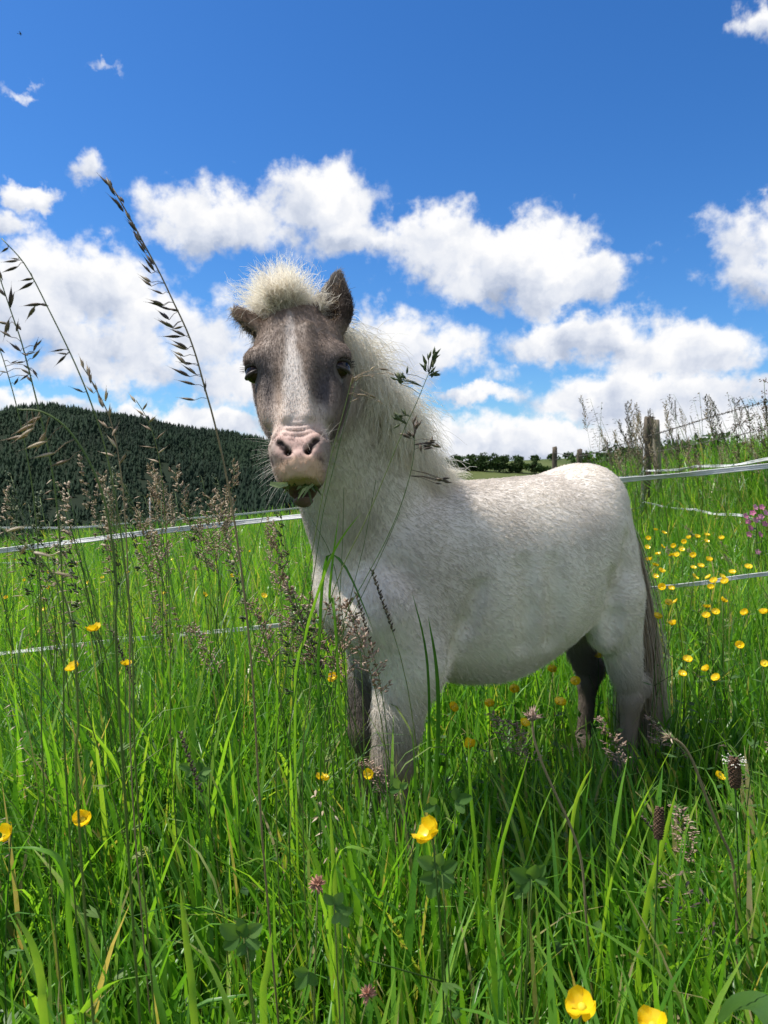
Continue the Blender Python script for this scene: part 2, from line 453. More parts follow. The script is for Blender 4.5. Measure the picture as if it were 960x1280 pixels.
def far_tree(px, py_base, depth, h, w, label, seed):
    b = at(px, py_base, depth); b[2] = float(terrain(b[0], b[1])) - .1
    t = empty('broadleaved_tree', b, label, 'tree', 'trees on the far field')
    tr = MB(); tr.tube([(0, 0, -.5), (.1, 0, h * .25), (0, .1, h * .55)], [w * .07, w * .05, w * .025], 6)
    for k in range(4):
        a_ = k * 1.6 + seed; tr.tube([(0, 0, h * .3), (math.cos(a_) * w * .25, math.sin(a_) * w * .25, h * .62)], [w * .03, w * .01], 5)
    tr.build('trunk', M_BARK, t)
    cr = MB(); leaf_mass(cr, (0, 0, h * .62), (w * .5, w * .5, h * .40), 900, w * .055, seed); leaf_mass(cr, (0, 0, h * .24), (w * .48, w * .48, h * .26), 600, w * .055, seed + 7)
    cr.build('crown', M_TREE, t, attr='tint', smooth=False, kind='stuff')
for i, (px, tp, bs, w_, lab) in enumerate([
        (600, 566, 596, 20, 'round dark tree on the far field, nearest the mane'),
        (624, 567, 600, 24, 'broad dark tree in the middle of the far field row'),
        (647, 569, 598, 20, 'dark tree of the far row, just above the dip of the back'),
        (576, 573, 590, 12, 'small tree at the far field edge, left of the row'),
        (668, 573, 592, 10, 'small pale tree at the right end of the far row')]):
    D = 400.0; b = at(px, bs, D); zb = float(terrain(b[0], D)); ztop = at(px, tp, D)[2]
    far_tree(px, bs, D, ztop - zb, w_ / FPX * D, lab, 100 + i)
def hedge(name, pts, hgt, wid, n, size, label, mat, seed, cat='hedge', group=None):
    c0 = np.array([pts[0][0], pts[0][1], float(terrain(pts[0][0], pts[0][1]))])
    h_ = empty(name, c0, label, cat, group)
    mb = MB(); P = spline([(p[0], p[1], 0) for p in pts], 14)
    for i in range(13):
        c = P[i]; z = float(terrain(c[0], c[1])); hh = hgt * (.8 + .4 * rng.random())
        leaf_mass(mb, np.array([c[0], c[1], z + hh * .5]) - c0, (wid, wid, hh * .55), n // 13, size, seed + i)
    mb.build('foliage', mat, h_, attr='tint', smooth=False, kind='stuff')
    for i in range(0, 13, 2):
        st_ = MB(); c = P[i]; z = float(terrain(c[0], c[1])); st_.tube(np.array([(c[0], c[1], z - .1), (c[0] + .1, c[1], z + hgt * .6)]) - c0, [wid * .06, wid * .02], 5)
        st_.build('stem', M_BARK, h_)
hedge('hedgerow', [(20, 520), (90, 515), (170, 520)], 4.0, 5.0, 2600, 1.0, 'dark hedgerow along the skyline of the far field', M_TREE, 300)
hedge('hedgerow', [(28, 396), (60, 404), (108, 398)], 6.0, 6.0, 3000, 1.0, 'dark hedge below the far trees, just over the back', M_TREE, 330)
M_BUSH = plant_mat('bramble_leaves', [(0, (.018, .04, .012)), (.5, (.035, .07, .018)), (1, (.07, .11, .03))], .6, .2, spec=.2)
hedge('bramble_hedge', [(6.0, 22.0), (6.9, 20.5), (7.6, 18.0), (7.4, 15.5)], 1.0, .75, 5200, .075, 'low dark bramble hedge behind the weathered post', M_BUSH, 360)

# ================================================================== fences
M_TAPE = solid_mat('white_fence_tape', (.44, .45, .44), (.64, .65, .63), 90, .55, .3, bump=.15, stretch=(.15, 1, 1))
M_PLPOST = solid_mat('grey_plastic_post', (.30, .31, .32), (.40, .41, .42), 30, .5)
M_WOOD = solid_mat('weathered_post_wood', (.045, .036, .027), (.14, .115, .088), 26, .85, .15, bump=.8, stretch=(1, 1, .12))
M_WOOD2 = solid_mat('pale_post_wood', (.16, .135, .10), (.30, .26, .20), 26, .85, .15, bump=.8, stretch=(1, 1, .12))
M_WIRE = solid_mat('rusty_wire', (.07, .055, .045), (.16, .14, .13), 60, .55, .4)
def tape(parent, pts, wid, thick=.0008, seed=0, sag=.012, n=150):
    """flat woven ribbon, a little twisted and slack"""
    P = spline(pts, n); r_ = np.random.default_rng(seed); u_ = np.linspace(0, 1, n)
    P[:, 2] -= sag * np.sin(np.pi * ((u_ * (len(pts) - 1)) % 1.0))
    P[:, 2] += .0025 * np.sin(u_ * 23 + seed) 
    tw = .45 * np.sin(u_ * 11 + seed) + .35 * np.sin(u_ * 37 + seed * 2) + .1 * r_.standard_normal(n)
    T = unit(np.gradient(P, axis=0)); sd = unit(np.cross(T, np.array([0, 0, 1.])))
    upv = np.cross(sd, T)
    a = upv * np.cos(tw)[:, None] + sd * np.sin(tw)[:, None]; b = np.cross(T, a)
    prof = [(g, .0016 * math.cos(g * 9.0) + .05 * wid * g * g) for g in np.linspace(-1, 1, 9)]
    ring = np.stack([P + a * wid / 2 * g + b * (t_ + thick) for g, t_ in prof] + [P + a * wid / 2 * g + b * (t_ - thick) for g, t_ in prof[::-1]], 1)
    V = ring.reshape(-1, 3); S_ = ring.shape[1]
    Q = [(i * S_ + k, i * S_ + (k + 1) % S_, (i + 1) * S_ + (k + 1) % S_, (i + 1) * S_ + k) for i in range(n - 1) for k in range(S_)]
    MB().add(V, Q).build('tape', M_TAPE, parent, origin=parent.location, smooth=False)
def step_post(parent, x, y, h, lean=0.0):
    z = float(slope(x, y)); m = MB()
    m.tube([(x, y, z - .1), (x + lean * .5, y, z + h * .5), (x + lean, y, z + h)], [.010, .009, .008], 8)
    for k in range(5):
        zz = z + h * (.35 + .13 * k); xx = x + lean * (.35 + .13 * k)
        m.tube([(xx, y - .008, zz), (xx, y - .03, zz + .004), (xx, y - .034, zz + .02)], .0035, 6)
    m.tube([(x - .05, y, z + .06), (x + .03, y, z + .06)], .007, 6)
    m.build('post', M_PLPOST, parent, origin=parent.location)
# near fence, straight behind the pony, climbing the slope
nf = empty('electric_fence', at(480, 770, 3.0) * np.array([1, 1, 0]), 'near white tape electric fence running straight behind the pony', 'fence', 'electric tape fences')
U = lambda px, py: at(px, py, 3.0)
tape(nf, [U(-420, 735), U(0, 688), U(365, 646), U(765, 602), U(960, 583), U(1360, 548)], .023, seed=1, sag=.0)
tape(nf, [U(-420, 862), U(40, 813), U(350, 781), U(815, 735), U(960, 718), U(1360, 676)], .018, seed=2, sag=.0)
for px in (-420, 1360):
    p = U(px, 700); step_post(nf, p[0], 3.01, .98)
# far fence and the side that comes back towards us
ffo = at(804, 640, 9.7)
ff = empty('electric_fence', (ffo[0], ffo[1], float(slope(ffo[0], ffo[1]))), 'thin far white tape fence turning a corner by the weathered post', 'fence', 'electric tape fences')
D9 = lambda px, py: at(px, py, 9.7)
tape(ff, [D9(-260, 672), D9(0, 660), D9(187, 651), D9(480, 622), D9(765, 597), D9(806, 588)], .024, seed=3, sag=.03, n=90)
tape(ff, [D9(-260, 720), D9(0, 704), D9(187, 694), D9(480, 668), D9(765, 638), D9(806, 627)], .020, seed=4, sag=.03, n=90)
tape(ff, [D9(806, 588), at(870, 583, 7.4), at(960, 574, 5.3), at(1150, 560, 3.6)], .024, seed=5, sag=.02)
tape(ff, [D9(803, 627), at(868, 637, 7.4), at(930, 645, 5.9), at(1080, 690, 4.2)], .022, seed=6, sag=.02)
for px in (187, 804, -260):
    p = D9(px, 640); step_post(ff, p[0], 9.72, 1.06)
# wire fence on the bank
wf = empty('wire_fence', at(811, 600, 10.5) * np.array([1, 1, 0]) + np.array([0, 0, .4]), 'barbed wire fence with weathered posts along the right bank', 'fence')
def wood_post(px, ytop, depth, wpx, mat, lean=0.0, shape='square', label=None):
    t = at(px, ytop, depth); z0 = float(terrain(t[0], t[1])) - .25; r = wpx / FPX * depth / 2
    m = MB(); n = 9; S = 10; ang = np.arange(S) * 2 * math.pi / S
    r_ = np.random.default_rng(int(px)); prof = (np.abs(np.cos(ang)) ** .5 * np.sign(np.cos(ang)), np.abs(np.sin(ang)) ** .5 * np.sign(np.sin(ang)))
    V = []
    for i in range(n):
        f = i / (n - 1); rr = r * (1 + .04 * r_.standard_normal(S)) * (.90 if i == n - 1 else 1)
        V.append(np.stack([t[0] + lean * (f - 1) + rr * prof[0], t[1] + rr * prof[1], z0 + (t[2] - z0) * f + (.012 * r_.standard_normal(S) if i == n - 1 else 0 * ang)], 1))
    V = np.concatenate(V)
    Q = [(i * S + k, i * S + (k + 1) % S, (i + 1) * S + (k + 1) % S, (i + 1) * S + k) for i in range(n - 1) for k in range(S)]
    T = [((n - 1) * S, (n - 1) * S + k, (n - 1) * S + k + 1) for k in range(1, S - 1)]
    m.add(V, Q, T); o = m.build('post', mat, wf, origin=wf.location)
    if label: o['label'] = label
    return t
wood_post(811, 521, 10.5, 10.5, M_WOOD, .04)
wood_post(819.5, 525, 10.75, 8.5, M_WOOD2, -.10, label='paler second post leaning behind the dark one')
wood_post(724.5, 562, 20.5, 6.5, M_WOOD)
wood_post(693.5, 559, 27.0, 6.0, M_WOOD)
wood_post(1135, 430, 4.6, 22, M_WOOD)
def wire(pts, barb=True, n=120):
    P = spline(pts, n); m = MB(); u_ = np.linspace(0, 1, n)
    m.tube(P, .0032, 5)
    if barb:
        L = np.concatenate([[0], np.cumsum(np.linalg.norm(np.diff(P, axis=0), axis=1))])
        for s_ in np.arange(.05, L[-1], .105):
            p = np.array([np.interp(s_, L, P[:, k]) for k in range(3)])
            for k in range(3):
                d_ = unit(rng.standard_normal(3)) * .017
                m.tube([p - d_, p, p + d_], [.0018, .0055, .0018], 4)
    m.build('barbed_wire' if barb else 'wire', M_WIRE, wf, origin=wf.location)
wire([at(693.5, 566, 26.9), at(724.5, 570, 20.4), at(811, 545, 10.42), at(880, 524, 7.5), at(960, 501, 5.75), at(1135, 452, 4.55)])
wire([at(693.5, 574, 26.9), at(724.5, 579, 20.4), at(811, 566, 10.42), at(960, 536, 5.75), at(1135, 500, 4.55)], barb=False)
# ================================================================== the pony
PONY_P = np.array([0.30, 1.80, 0.0]); PONY_P[2] = float(slope(0.30, 1.80))
_fw = unit(np.array([-0.872, -0.489, 0.0])); PONY_RZ = math.atan2(_fw[1], _fw[0])
_lf = np.array([-_fw[1], _fw[0], 0.0]); _zz = np.array([0, 0, 1.])
def to_local(w):
    r = np.asarray(w, float) - PONY_P
    return np.stack([r @ _fw, r @ _lf, r @ _zz], -1)
def dir_local(v):
    v = np.asarray(v, float); return np.stack([v @ _fw, v @ _lf, v @ _zz], -1)
# head frame: x = the pony's left, y = down the face, z = out of the forehead
H_O = to_local(at(371, 390, 1.335))
H_E = to_local(at(374, 612, 1.150))
H_Y = unit(H_E - H_O); H_L = float(np.linalg.norm(H_E - H_O))
_t = dir_local(np.array([math.cos(math.radians(0)), math.sin(math.radians(0)), 0.012]))
H_X = unit(_t - H_Y * np.dot(_t, H_Y)); H_Z = np.cross(H_X, H_Y)
if np.dot(dir_local(np.array([0, -1., 0])), H_Z) < 0: H_Z = -H_Z
H_R = np.stack([H_X, H_Y, H_Z], 0)
def h2l(p): return H_O + np.asarray(p, float) @ H_R
HS = H_L / 0.39

def axis_coords(lo, hi, f0, f1, coarse, fine):
    a = [lo]
    while a[-1] < hi:
        x = a[-1]
        k = min(1.0, max(f0 - x, x - f1, 0) / 0.10)
        a.append(x + fine + (coarse - fine) * k)
    return np.array(a, np.float32)
GX = axis_coords(-0.60, 0.90, 0.50, 0.80, 0.0075, 0.0034)
GY = axis_coords(-0.30, 0.56, 0.08, 0.46, 0.0075, 0.0034)
GZ = axis_coords(-0.06, 1.36, 0.80, 1.30, 0.0075, 0.0034)
F = np.full((len(GX), len(GY), len(GZ)), 0.12, np.float32)

def region(lo, hi, pad):
    sl = []
    for g, a, b in zip((GX, GY, GZ), lo, hi):
        i0 = max(0, np.searchsorted(g, a - pad) - 1); i1 = min(len(g), np.searchsorted(g, b + pad) + 1)
        sl.append(slice(i0, i1))
    X, Y, Z = np.meshgrid(GX[sl[0]], GY[sl[1]], GZ[sl[2]], indexing='ij')
    return tuple(sl), X, Y, Z
def join(sl, d, k):
    A = F[sl]
    h = np.clip(0.5 + 0.5 * (A - d) / k, 0, 1)
    F[sl] = A + (d - A) * h - k * h * (1 - h)
def carve(sl, d, k):
    A = F[sl]; B = -d
    h = np.clip(0.5 - 0.5 * (A - B) / k, 0, 1)
    F[sl] = A + (B - A) * h + k * h * (1 - h)

def ell_d(P, c, r, R=None):
    q = [P[i] - c[i] for i in range(3)]
    if R is not None: q = [q[0] * R[i][0] + q[1] * R[i][1] + q[2] * R[i][2] for i in range(3)]
    k0 = np.sqrt(sum((q[i] / r[i]) ** 2 for i in range(3))) + 1e-6
    k1 = np.sqrt(sum((q[i] / r[i] ** 2) ** 2 for i in range(3))) + 1e-6
    return k0 * (k0 - 1) / k1
def ell(c, r, k=0.03, R=None, cut=False):
    c = np.asarray(c, float); rm = max(r)
    sl, X, Y, Z = region(c - rm, c + rm, k + 0.02)
    d_ = ell_d((X, Y, Z), c, r, R)
    (carve if cut else join)(sl, d_, k)
def hell(c, r, k=0.02, cut=False):        # ellipsoid given in the head frame
    ell(h2l(np.asarray(c) * HS), [v * HS for v in r], k, H_R, cut)
def cone(a, b, ra, rb, k=0.03, flat=None, fl=1.0, cut=False):
    a = np.asarray(a, float); b = np.asarray(b, float); rm = max(ra, rb)
    sl, X, Y, Z = region(np.minimum(a, b) - rm, np.maximum(a, b) + rm, k + 0.02)
    ba = b - a; L2 = float(ba @ ba)
    t = np.clip(((X - a[0]) * ba[0] + (Y - a[1]) * ba[1] + (Z - a[2]) * ba[2]) / L2, 0, 1)
    q = [X - a[0] - t * ba[0], Y - a[1] - t * ba[1], Z - a[2] - t * ba[2]]
    r = ra + (rb - ra) * t
    if flat is None:
        d_ = np.sqrt(q[0] ** 2 + q[1] ** 2 + q[2] ** 2) - r
    else:
        e = unit(flat); qe = q[0] * e[0] + q[1] * e[1] + q[2] * e[2]
        d_ = (np.sqrt((qe / fl) ** 2 + np.maximum(q[0] ** 2 + q[1] ** 2 + q[2] ** 2 - qe ** 2, 0)) - r) * min(1, fl)
    (carve if cut else join)(sl, d_, k)
def hcone(a, b, ra, rb, k=0.015, flat=None, fl=1.0, cut=False):
    cone(h2l(np.asarray(a) * HS), h2l(np.asarray(b) * HS), ra * HS, rb * HS, k, None if flat is None else np.asarray(flat) @ H_R, fl, cut)
def loft_d(u, x, z, tab, ex=2.2):
    T = np.array(tab, float)
    w = np.interp(u, T[:, 0], T[:, 1]); zt = np.interp(u, T[:, 0], T[:, 2]); zb = np.interp(u, T[:, 0], T[:, 3])
    zc = zb + (zt - zb) * 0.52; hh = np.where(z > zc, zt - zc, zc - zb)
    rho = ((np.abs(x) / w) ** ex + (np.abs(z - zc) / hh) ** ex) ** (1 / ex)
    d_ = (rho - 1) * np.minimum(w, hh)
    du = np.maximum(np.maximum(T[0, 0] - u, u - T[-1, 0]), 0)
    return np.where(du > 0, np.sqrt(np.maximum(d_, 0) ** 2 + du ** 2), d_)
def dense(tab, n=60):
    T = spline(np.array(tab, float), n); return T

TRUNK = dense([(-.378, .03, .79, .69), (-.366, .060, .835, .60), (-.338, .098, .885, .54), (-.298, .138, .914, .51), (-.255, .168, .922, .52), (-.19, .190, .910, .49),
         (-.10, .204, .902, .442), (0, .208, .896, .410), (.10, .202, .891, .404), (.20, .185, .890, .425), (.30, .165, .875, .445),
         (.37, .142, .85, .49), (.435, .105, .80, .55), (.475, .04, .73, .63)])
sl_, X_, Y_, Z_ = region((-.53, -.25, .34), (.53, .25, .96), .06)
join(sl_, loft_d(X_, Y_, Z_, TRUNK), 0.02)
# croup, withers, shoulders, thighs
ell((-.255, 0, .83), (.115, .115, .09), .05)
for sg in (1, -1):
    ell((.33, .100 * sg, .66), (.105, .075, .175), .035)
    ell((.385, .09 * sg, .60), (.075, .06, .09), .05)
    ell((-.275, .084 * sg, .655), (.085, .074, .18), .020)
    ell((-.245, .105 * sg, .545), (.056, .055, .09), .016)
ell((.44, 0, .66), (.06, .10, .10), .05)
# neck
NB_ = [np.array([.34, .0, .74]), np.array([.42, .03, .86]), np.array([.505, .078, .98]), h2l(np.array([0, .055, -.075]) * HS)]
NR_ = [.152, .124, .096, .080]
NP = spline(NB_, 9); NRR = np.interp(np.linspace(0, 3, 9), range(4), NR_)
for i in range(8):
    ax_ = unit(NP[i + 1] - NP[i]); up_ = np.array([-.7, 0, .7]); lt_ = np.cross(ax_, up_)
    cone(NP[i], NP[i + 1], NRR[i], NRR[i + 1], .03, lt_, .74)
# legs: (near side sg=1). ground follows the slope
def leg_ground(s_, l_):
    w = PONY_P + _fw * s_ + _lf * l_
    return float(slope(w[0], w[1])) - PONY_P[2]
HOOVES = []
for sg, ds in ((1, .0), (-1, -.05)):
    l0 = .105 * sg
    s0 = .375 + ds; g = leg_ground(s0, l0)
    cone((s0 + .01, l0, .62), (s0 - .045, l0 * 1.12, .51), .095, .078, .03)
    cone((s0 - .02, l0 * 1.05, .50), (s0 + .005, l0, .30), .066, .041, .04)
    ell((s0 + .008, l0, .275), (.043, .04, .05), .03)
    cone((s0 + .004, l0, .27), (s0 - .002, l0, g + .12), .031, .027, .02)
    ell((s0 - .006, l0, g + .105), (.035, .031, .035), .02)
    cone((s0 - .002, l0, g + .10), (s0 + .026, l0, g + .035), .029, .032, .02)
    HOOVES.append((s0 + .034, l0, g, 1))
for sg, ds in ((1, .0), (-1, -.028)):
    l0 = .092 * sg
    s0 = -.352 + ds; g = leg_ground(s0, l0)
    cone((s0 + .062, l0 * 1.02, .59), (s0 + .010, l0, .37), .076, .034, .035)
    ell((s0 - .010, l0, .315), (.034, .028, .050), .022)
    ell((s0 - .045, l0, .335), (.022, .022, .035), .025)
    cone((s0 - .010, l0, .30), (s0 + .000, l0, g + .12), .025, .022, .02)
    ell((s0 - .004, l0, g + .105), (.036, .032, .036), .02)
    cone((s0 + .0, l0, g + .10), (s0 + .026, l0, g + .035), .030, .033, .02)
    HOOVES.append((s0 + .034, l0, g, -1))
# dock of the tail
cone((-.335, 0, .865), (-.388, 0, .80), .038, .026, .03)
cone((-.388, 0, .80), (-.396, 0, .68), .026, .016, .02)
def surf_l(s_, z_, lo=.02, hi=.29):
    i = int(np.argmin(np.abs(GX - s_))); k = int(np.argmin(np.abs(GZ - z_)))
    col_ = F[i, :, k]; j = np.where((col_ < 0) & (GY > 0))[0]
    return float(GY[j[-1]]) if len(j) else .1
def groove(pts, r=.020, out=.012, k=.022):
    for sg in (1, -1):
        P = [np.array([s_, (surf_l(s_, z_) + out) * sg, z_]) for s_, z_ in pts]
        for a_, b_ in zip(P[:-1], P[1:]): cone(a_, b_, r, r, k, cut=True)
groove([(-.185, .66), (-.205, .60), (-.222, .55), (-.225, .50)], .022, .012)
groove([(.215, .66), (.235, .58), (.262, .52), (.285, .475)], .020, .012)
groove([(.40, .72), (.36, .66), (.34, .58)], .018, .015, .03)
groove([(-.26, .74), (-.245, .68), (-.215, .62)], .020, .015, .03)
groove([(.10, .70), (.09, .60), (.08, .52)], .025, .021, .03)
groove([(.02, .70), (.01, .60), (.0, .52)], .025, .021, .03)
# head
HEAD = dense([(-.045, .02, -.03, -.06), (-.03, .045, -.008, -.085), (0, .064, .010, -.11), (.04, .076, .025, -.135), (.09, .082, .033, -.15), (.13, .079, .034, -.155),
        (.18, .068, .029, -.148), (.23, .058, .022, -.12), (.28, .051, .013, -.092), (.32, .048, .006, -.076), (.345, .041, -.001, -.07),
        (.362, .036, -.011, -.062), (.372, .014, -.026, -.05)])
HEAD[:, 1] *= np.interp(HEAD[:, 0], [0, .1, .15, .2, .28, .33], [1.08, 1.14, 1.06, 1.0, .92, .85]); HEAD[:, 0:4] *= HS
c_ = h2l(np.array([0, .17, -.05]) * HS)
sl_, X_, Y_, Z_ = region(c_ - .26, c_ + .26, .0)
q_ = [X_ - H_O[0], Y_ - H_O[1], Z_ - H_O[2]]
hx = sum(q_[i] * H_X[i] for i in range(3)); hy = sum(q_[i] * H_Y[i] for i in range(3)); hz = sum(q_[i] * H_Z[i] for i in range(3))
join(sl_, loft_d(hy, hx, hz, HEAD, 2.05), .025)
for sg in (1, -1):
    hell((.047 * sg, .135, -.095), (.034, .085, .060), .03)          # jowl
    hell((.074 * sg, .116, .002), (.025, .030, .020), .02)           # bony brow over the eye
    hell((.058 * sg, .185, -.014), (.016, .060, .018), .025)         # cheek crest
    hcone((.063 * sg, .165, -.012), (.049 * sg, .235, -.016), .010, .007, .012)
    hcone((.022 * sg, .06, .026), (.019 * sg, .25, .012), .009, .008, .012)   # edge of the nasal bone
    hell((.060 * sg, .070, .034), (.016, .022, .014), .012, cut=True)        # hollow over the eye
    hell((.047 * sg, .205, .022), (.013, .045, .014), .014, cut=True)        # hollow beside the nose
    hell((.030 * sg, .304, -.013), (.023, .032, .026), .02)          # nostril flare
    hell((.024 * sg, .338, -.036), (.018, .020, .03), .02)           # lip corner
hell((0, .334, -.022), (.031, .028, .031), .02)                       # upper lip
hell((0, .356, -.066), (.025, .032, .027), .012)                      # lower lip and chin
hell((0, .300, -.085), (.034, .05, .028), .02)
# mouth slit
hell((0, .367, -.044), (.040, .0090, .040), .005, cut=True)
for sg in (1, -1):
    hcone((.0165 * sg, .322, .018), (.020 * sg, .319, .000), .0060, .0070, .006, cut=True)     # nostril, comma shaped
    hcone((.019 * sg, .319, .010), (.033 * sg, .301, .008), .0050, .0042, .006, cut=True)
    hcone((.030 * sg, .320, .002), (.040 * sg, .294, -.010), .0085, .0085, .008)              # outer wing
    hcone((.046 * sg, .312, -.016), (.043 * sg, .286, -.002), .0040, .0040, .006, cut=True)
    hcone((.043 * sg, .286, -.002), (.028 * sg, .268, .014), .0042, .0030, .007, cut=True)   # fold behind the nostril
    hell((.092 * sg, .138, .002), (.021, .0150, .0180), .006, cut=True)  # eye socket
# ears: hollow cups
def ear(base, tip, wide, face, r0, curl):
    base = np.asarray(base, float) * HS; tip = np.asarray(tip, float) * HS
    n_ = 7; face = unit(face); ax = unit(tip - base); face = unit(face - ax * np.dot(face, ax)); lat = np.cross(ax, face)
    L = np.linalg.norm(tip - base)
    prof = [.82, 1.0, 1.0, .86, .62, .34, .08]
    cen = [base + (tip - base) * i / (n_ - 1) + lat * curl * math.sin(math.pi * i / (n_ - 1)) for i in range(n_)]
    for i in range(n_ - 1):
        cone(h2l(cen[i]), h2l(cen[i + 1]), r0 * prof[i] * HS, max(.004, r0 * prof[i + 1] * HS), .008, face @ H_R, .62)
    for i in range(1, n_ - 2):
        o_ = face * r0 * .50 * HS
        cone(h2l(cen[i] + o_), h2l(cen[i + 1] + o_), r0 * prof[i] * .66 * HS, r0 * prof[i + 1] * .60 * HS, .004, face @ H_R, .80, cut=True)
EAR_L = ((.064, .018, -.030), (.084, -.122, -.022))     # the pony's left ear, upright
EAR_R = ((-.062, .030, -.030), (-.136, -.058, -.044))   # its right ear, out sideways
ear(*EAR_L, .03, (-.25, .25, .8), .0350, .004)
ear(*EAR_R, .03, (-.30, .75, -.1), .0245, .0)

# surface nets
def surface(F):
    S = F < 0
    n = [F.shape[i] - 1 for i in range(3)]
    cnt = np.zeros(n, np.int8)
    for a in (0, 1):
        for b in (0, 1):
            for c in (0, 1):
                cnt += S[a:a + n[0], b:b + n[1], c:c + n[2]]
    I = np.argwhere((cnt > 0) & (cnt < 8))
    idx = np.full(n, -1, np.int32); idx[I[:, 0], I[:, 1], I[:, 2]] = np.arange(len(I))
    acc = np.zeros((len(I), 3)); num = np.zeros(len(I))
    G = (GX, GY, GZ)
    for ax in range(3):
        o1, o2 = [k for k in range(3) if k != ax]
        for a in (0, 1):
            for b in (0, 1):
                A = I.copy(); A[:, o1] += a; A[:, o2] += b; B = A.copy(); B[:, ax] += 1
                fa = F[A[:, 0], A[:, 1], A[:, 2]]; fb = F[B[:, 0], B[:, 1], B[:, 2]]
                m_ = (fa < 0) != (fb < 0); t = np.where(m_, fa / np.where(m_, fa - fb, 1), 0)
                p = np.stack([G[k][A[:, k]] for k in range(3)], 1).astype(float)
                p[:, ax] += t * (G[ax][B[:, ax]] - G[ax][A[:, ax]])
                acc += p * m_[:, None]; num += m_
    V = acc / num[:, None]
    Q = []
    for ax in range(3):
        o1, o2 = [(1, 2), (2, 0), (0, 1)][ax]
        sA = [slice(None)] * 3; sB = [slice(None)] * 3; sA[ax] = slice(0, -1); sB[ax] = slice(1, None)
        E = np.argwhere(S[tuple(sA)] != S[tuple(sB)])
        E = E[(E[:, o1] > 0) & (E[:, o2] > 0) & (E[:, o1] < n[o1]) & (E[:, o2] < n[o2])]
        ins = S[E[:, 0], E[:, 1], E[:, 2]]
        def cell(d1, d2):
            c = E.copy(); c[:, o1] -= d1; c[:, o2] -= d2; return idx[c[:, 0], c[:, 1], c[:, 2]]
        q4 = np.stack([cell(1, 1), cell(0, 1), cell(0, 0), cell(1, 0)], 1)
        q4[~ins] = q4[~ins][:, ::-1]; Q.append(q4)
    return V, np.concatenate(Q)
BV, BQ = surface(F)
def lap_smooth(V, Q, it, lam=.5, w=None):
    e = np.concatenate([Q[:, [0, 1]], Q[:, [1, 2]], Q[:, [2, 3]], Q[:, [3, 0]]])
    n = np.zeros(len(V)); np.add.at(n, e[:, 0], 1); np.add.at(n, e[:, 1], 1)
    for _ in range(it):
        s_ = np.zeros_like(V); np.add.at(s_, e[:, 0], V[e[:, 1]]); np.add.at(s_, e[:, 1], V[e[:, 0]])
        V = V + lam * (s_ / np.maximum(n, 1)[:, None] - V) * (1 if w is None else w[:, None])
    return V
BV = lap_smooth(BV, BQ, 2)
def vert_normals(V, Q):
    fn = np.cross(V[Q[:, 2]] - V[Q[:, 0]], V[Q[:, 3]] - V[Q[:, 1]])
    N = np.zeros_like(V)
    for k in range(4): np.add.at(N, Q[:, k], fn)
    return unit(N)
BN = vert_normals(BV, BQ)
_h = (BV - H_O) @ H_R.T / HS
_w = np.exp(-((_h[:, 1] - .277) / .016) ** 2) * np.exp(-(_h[:, 0] / .024) ** 2) * (_h[:, 2] > -.02)
BV = BV + BN * (.0011 * vnoise(BV * 105, 77) * sm(_h[:, 1], .25, .29) * (_h[:, 2] > -.12) * (np.abs(_h[:, 0]) < .07))[:, None]
BV = BV + BN * (.0013 * np.sin((_h[:, 1] + .25 * _h[:, 0] ** 2 / .03) * 2 * math.pi / .0105) * _w)[:, None]
BN = vert_normals(BV, BQ)

def sdf(P):
    """trilinear look-up of the body's distance field"""
    r = []; f = []
    for k, g in enumerate((GX, GY, GZ)):
        i = np.clip(np.searchsorted(g, P[:, k]) - 1, 0, len(g) - 2)
        r.append(i); f.append(np.clip((P[:, k] - g[i]) / (g[i + 1] - g[i]), 0, 1))
    v = 0
    for a in (0, 1):
        for b in (0, 1):
            for c in (0, 1):
                v = v + F[r[0] + a, r[1] + b, r[2] + c] * (f[0] if a else 1 - f[0]) * (f[1] if b else 1 - f[1]) * (f[2] if c else 1 - f[2])
    return v
def sdf_grad(P, h=.006):
    g = np.stack([sdf(P + np.eye(3)[k] * h) - sdf(P - np.eye(3)[k] * h) for k in range(3)], 1)
    return unit(g)

def head_coords(P): return (P - H_O) @ H_R.T / HS
def head_weight(P):
    """1 on the head, 0 on the neck and body"""
    h = head_coords(P)
    w = sm(h[:, 2], -.185, -.15) * sm(h[:, 1], -.14, -.12) * (1 - sm(np.abs(h[:, 0]), .14, .17))
    back = sm(h[:, 2] + .9 * np.clip(h[:, 1], -.05, .08), -.085, -.05)   # poll: neck joins behind
    jaw = sm(h[:, 1], .03, .09)
    return w * np.maximum(back, jaw) * (h[:, 1] < .45)

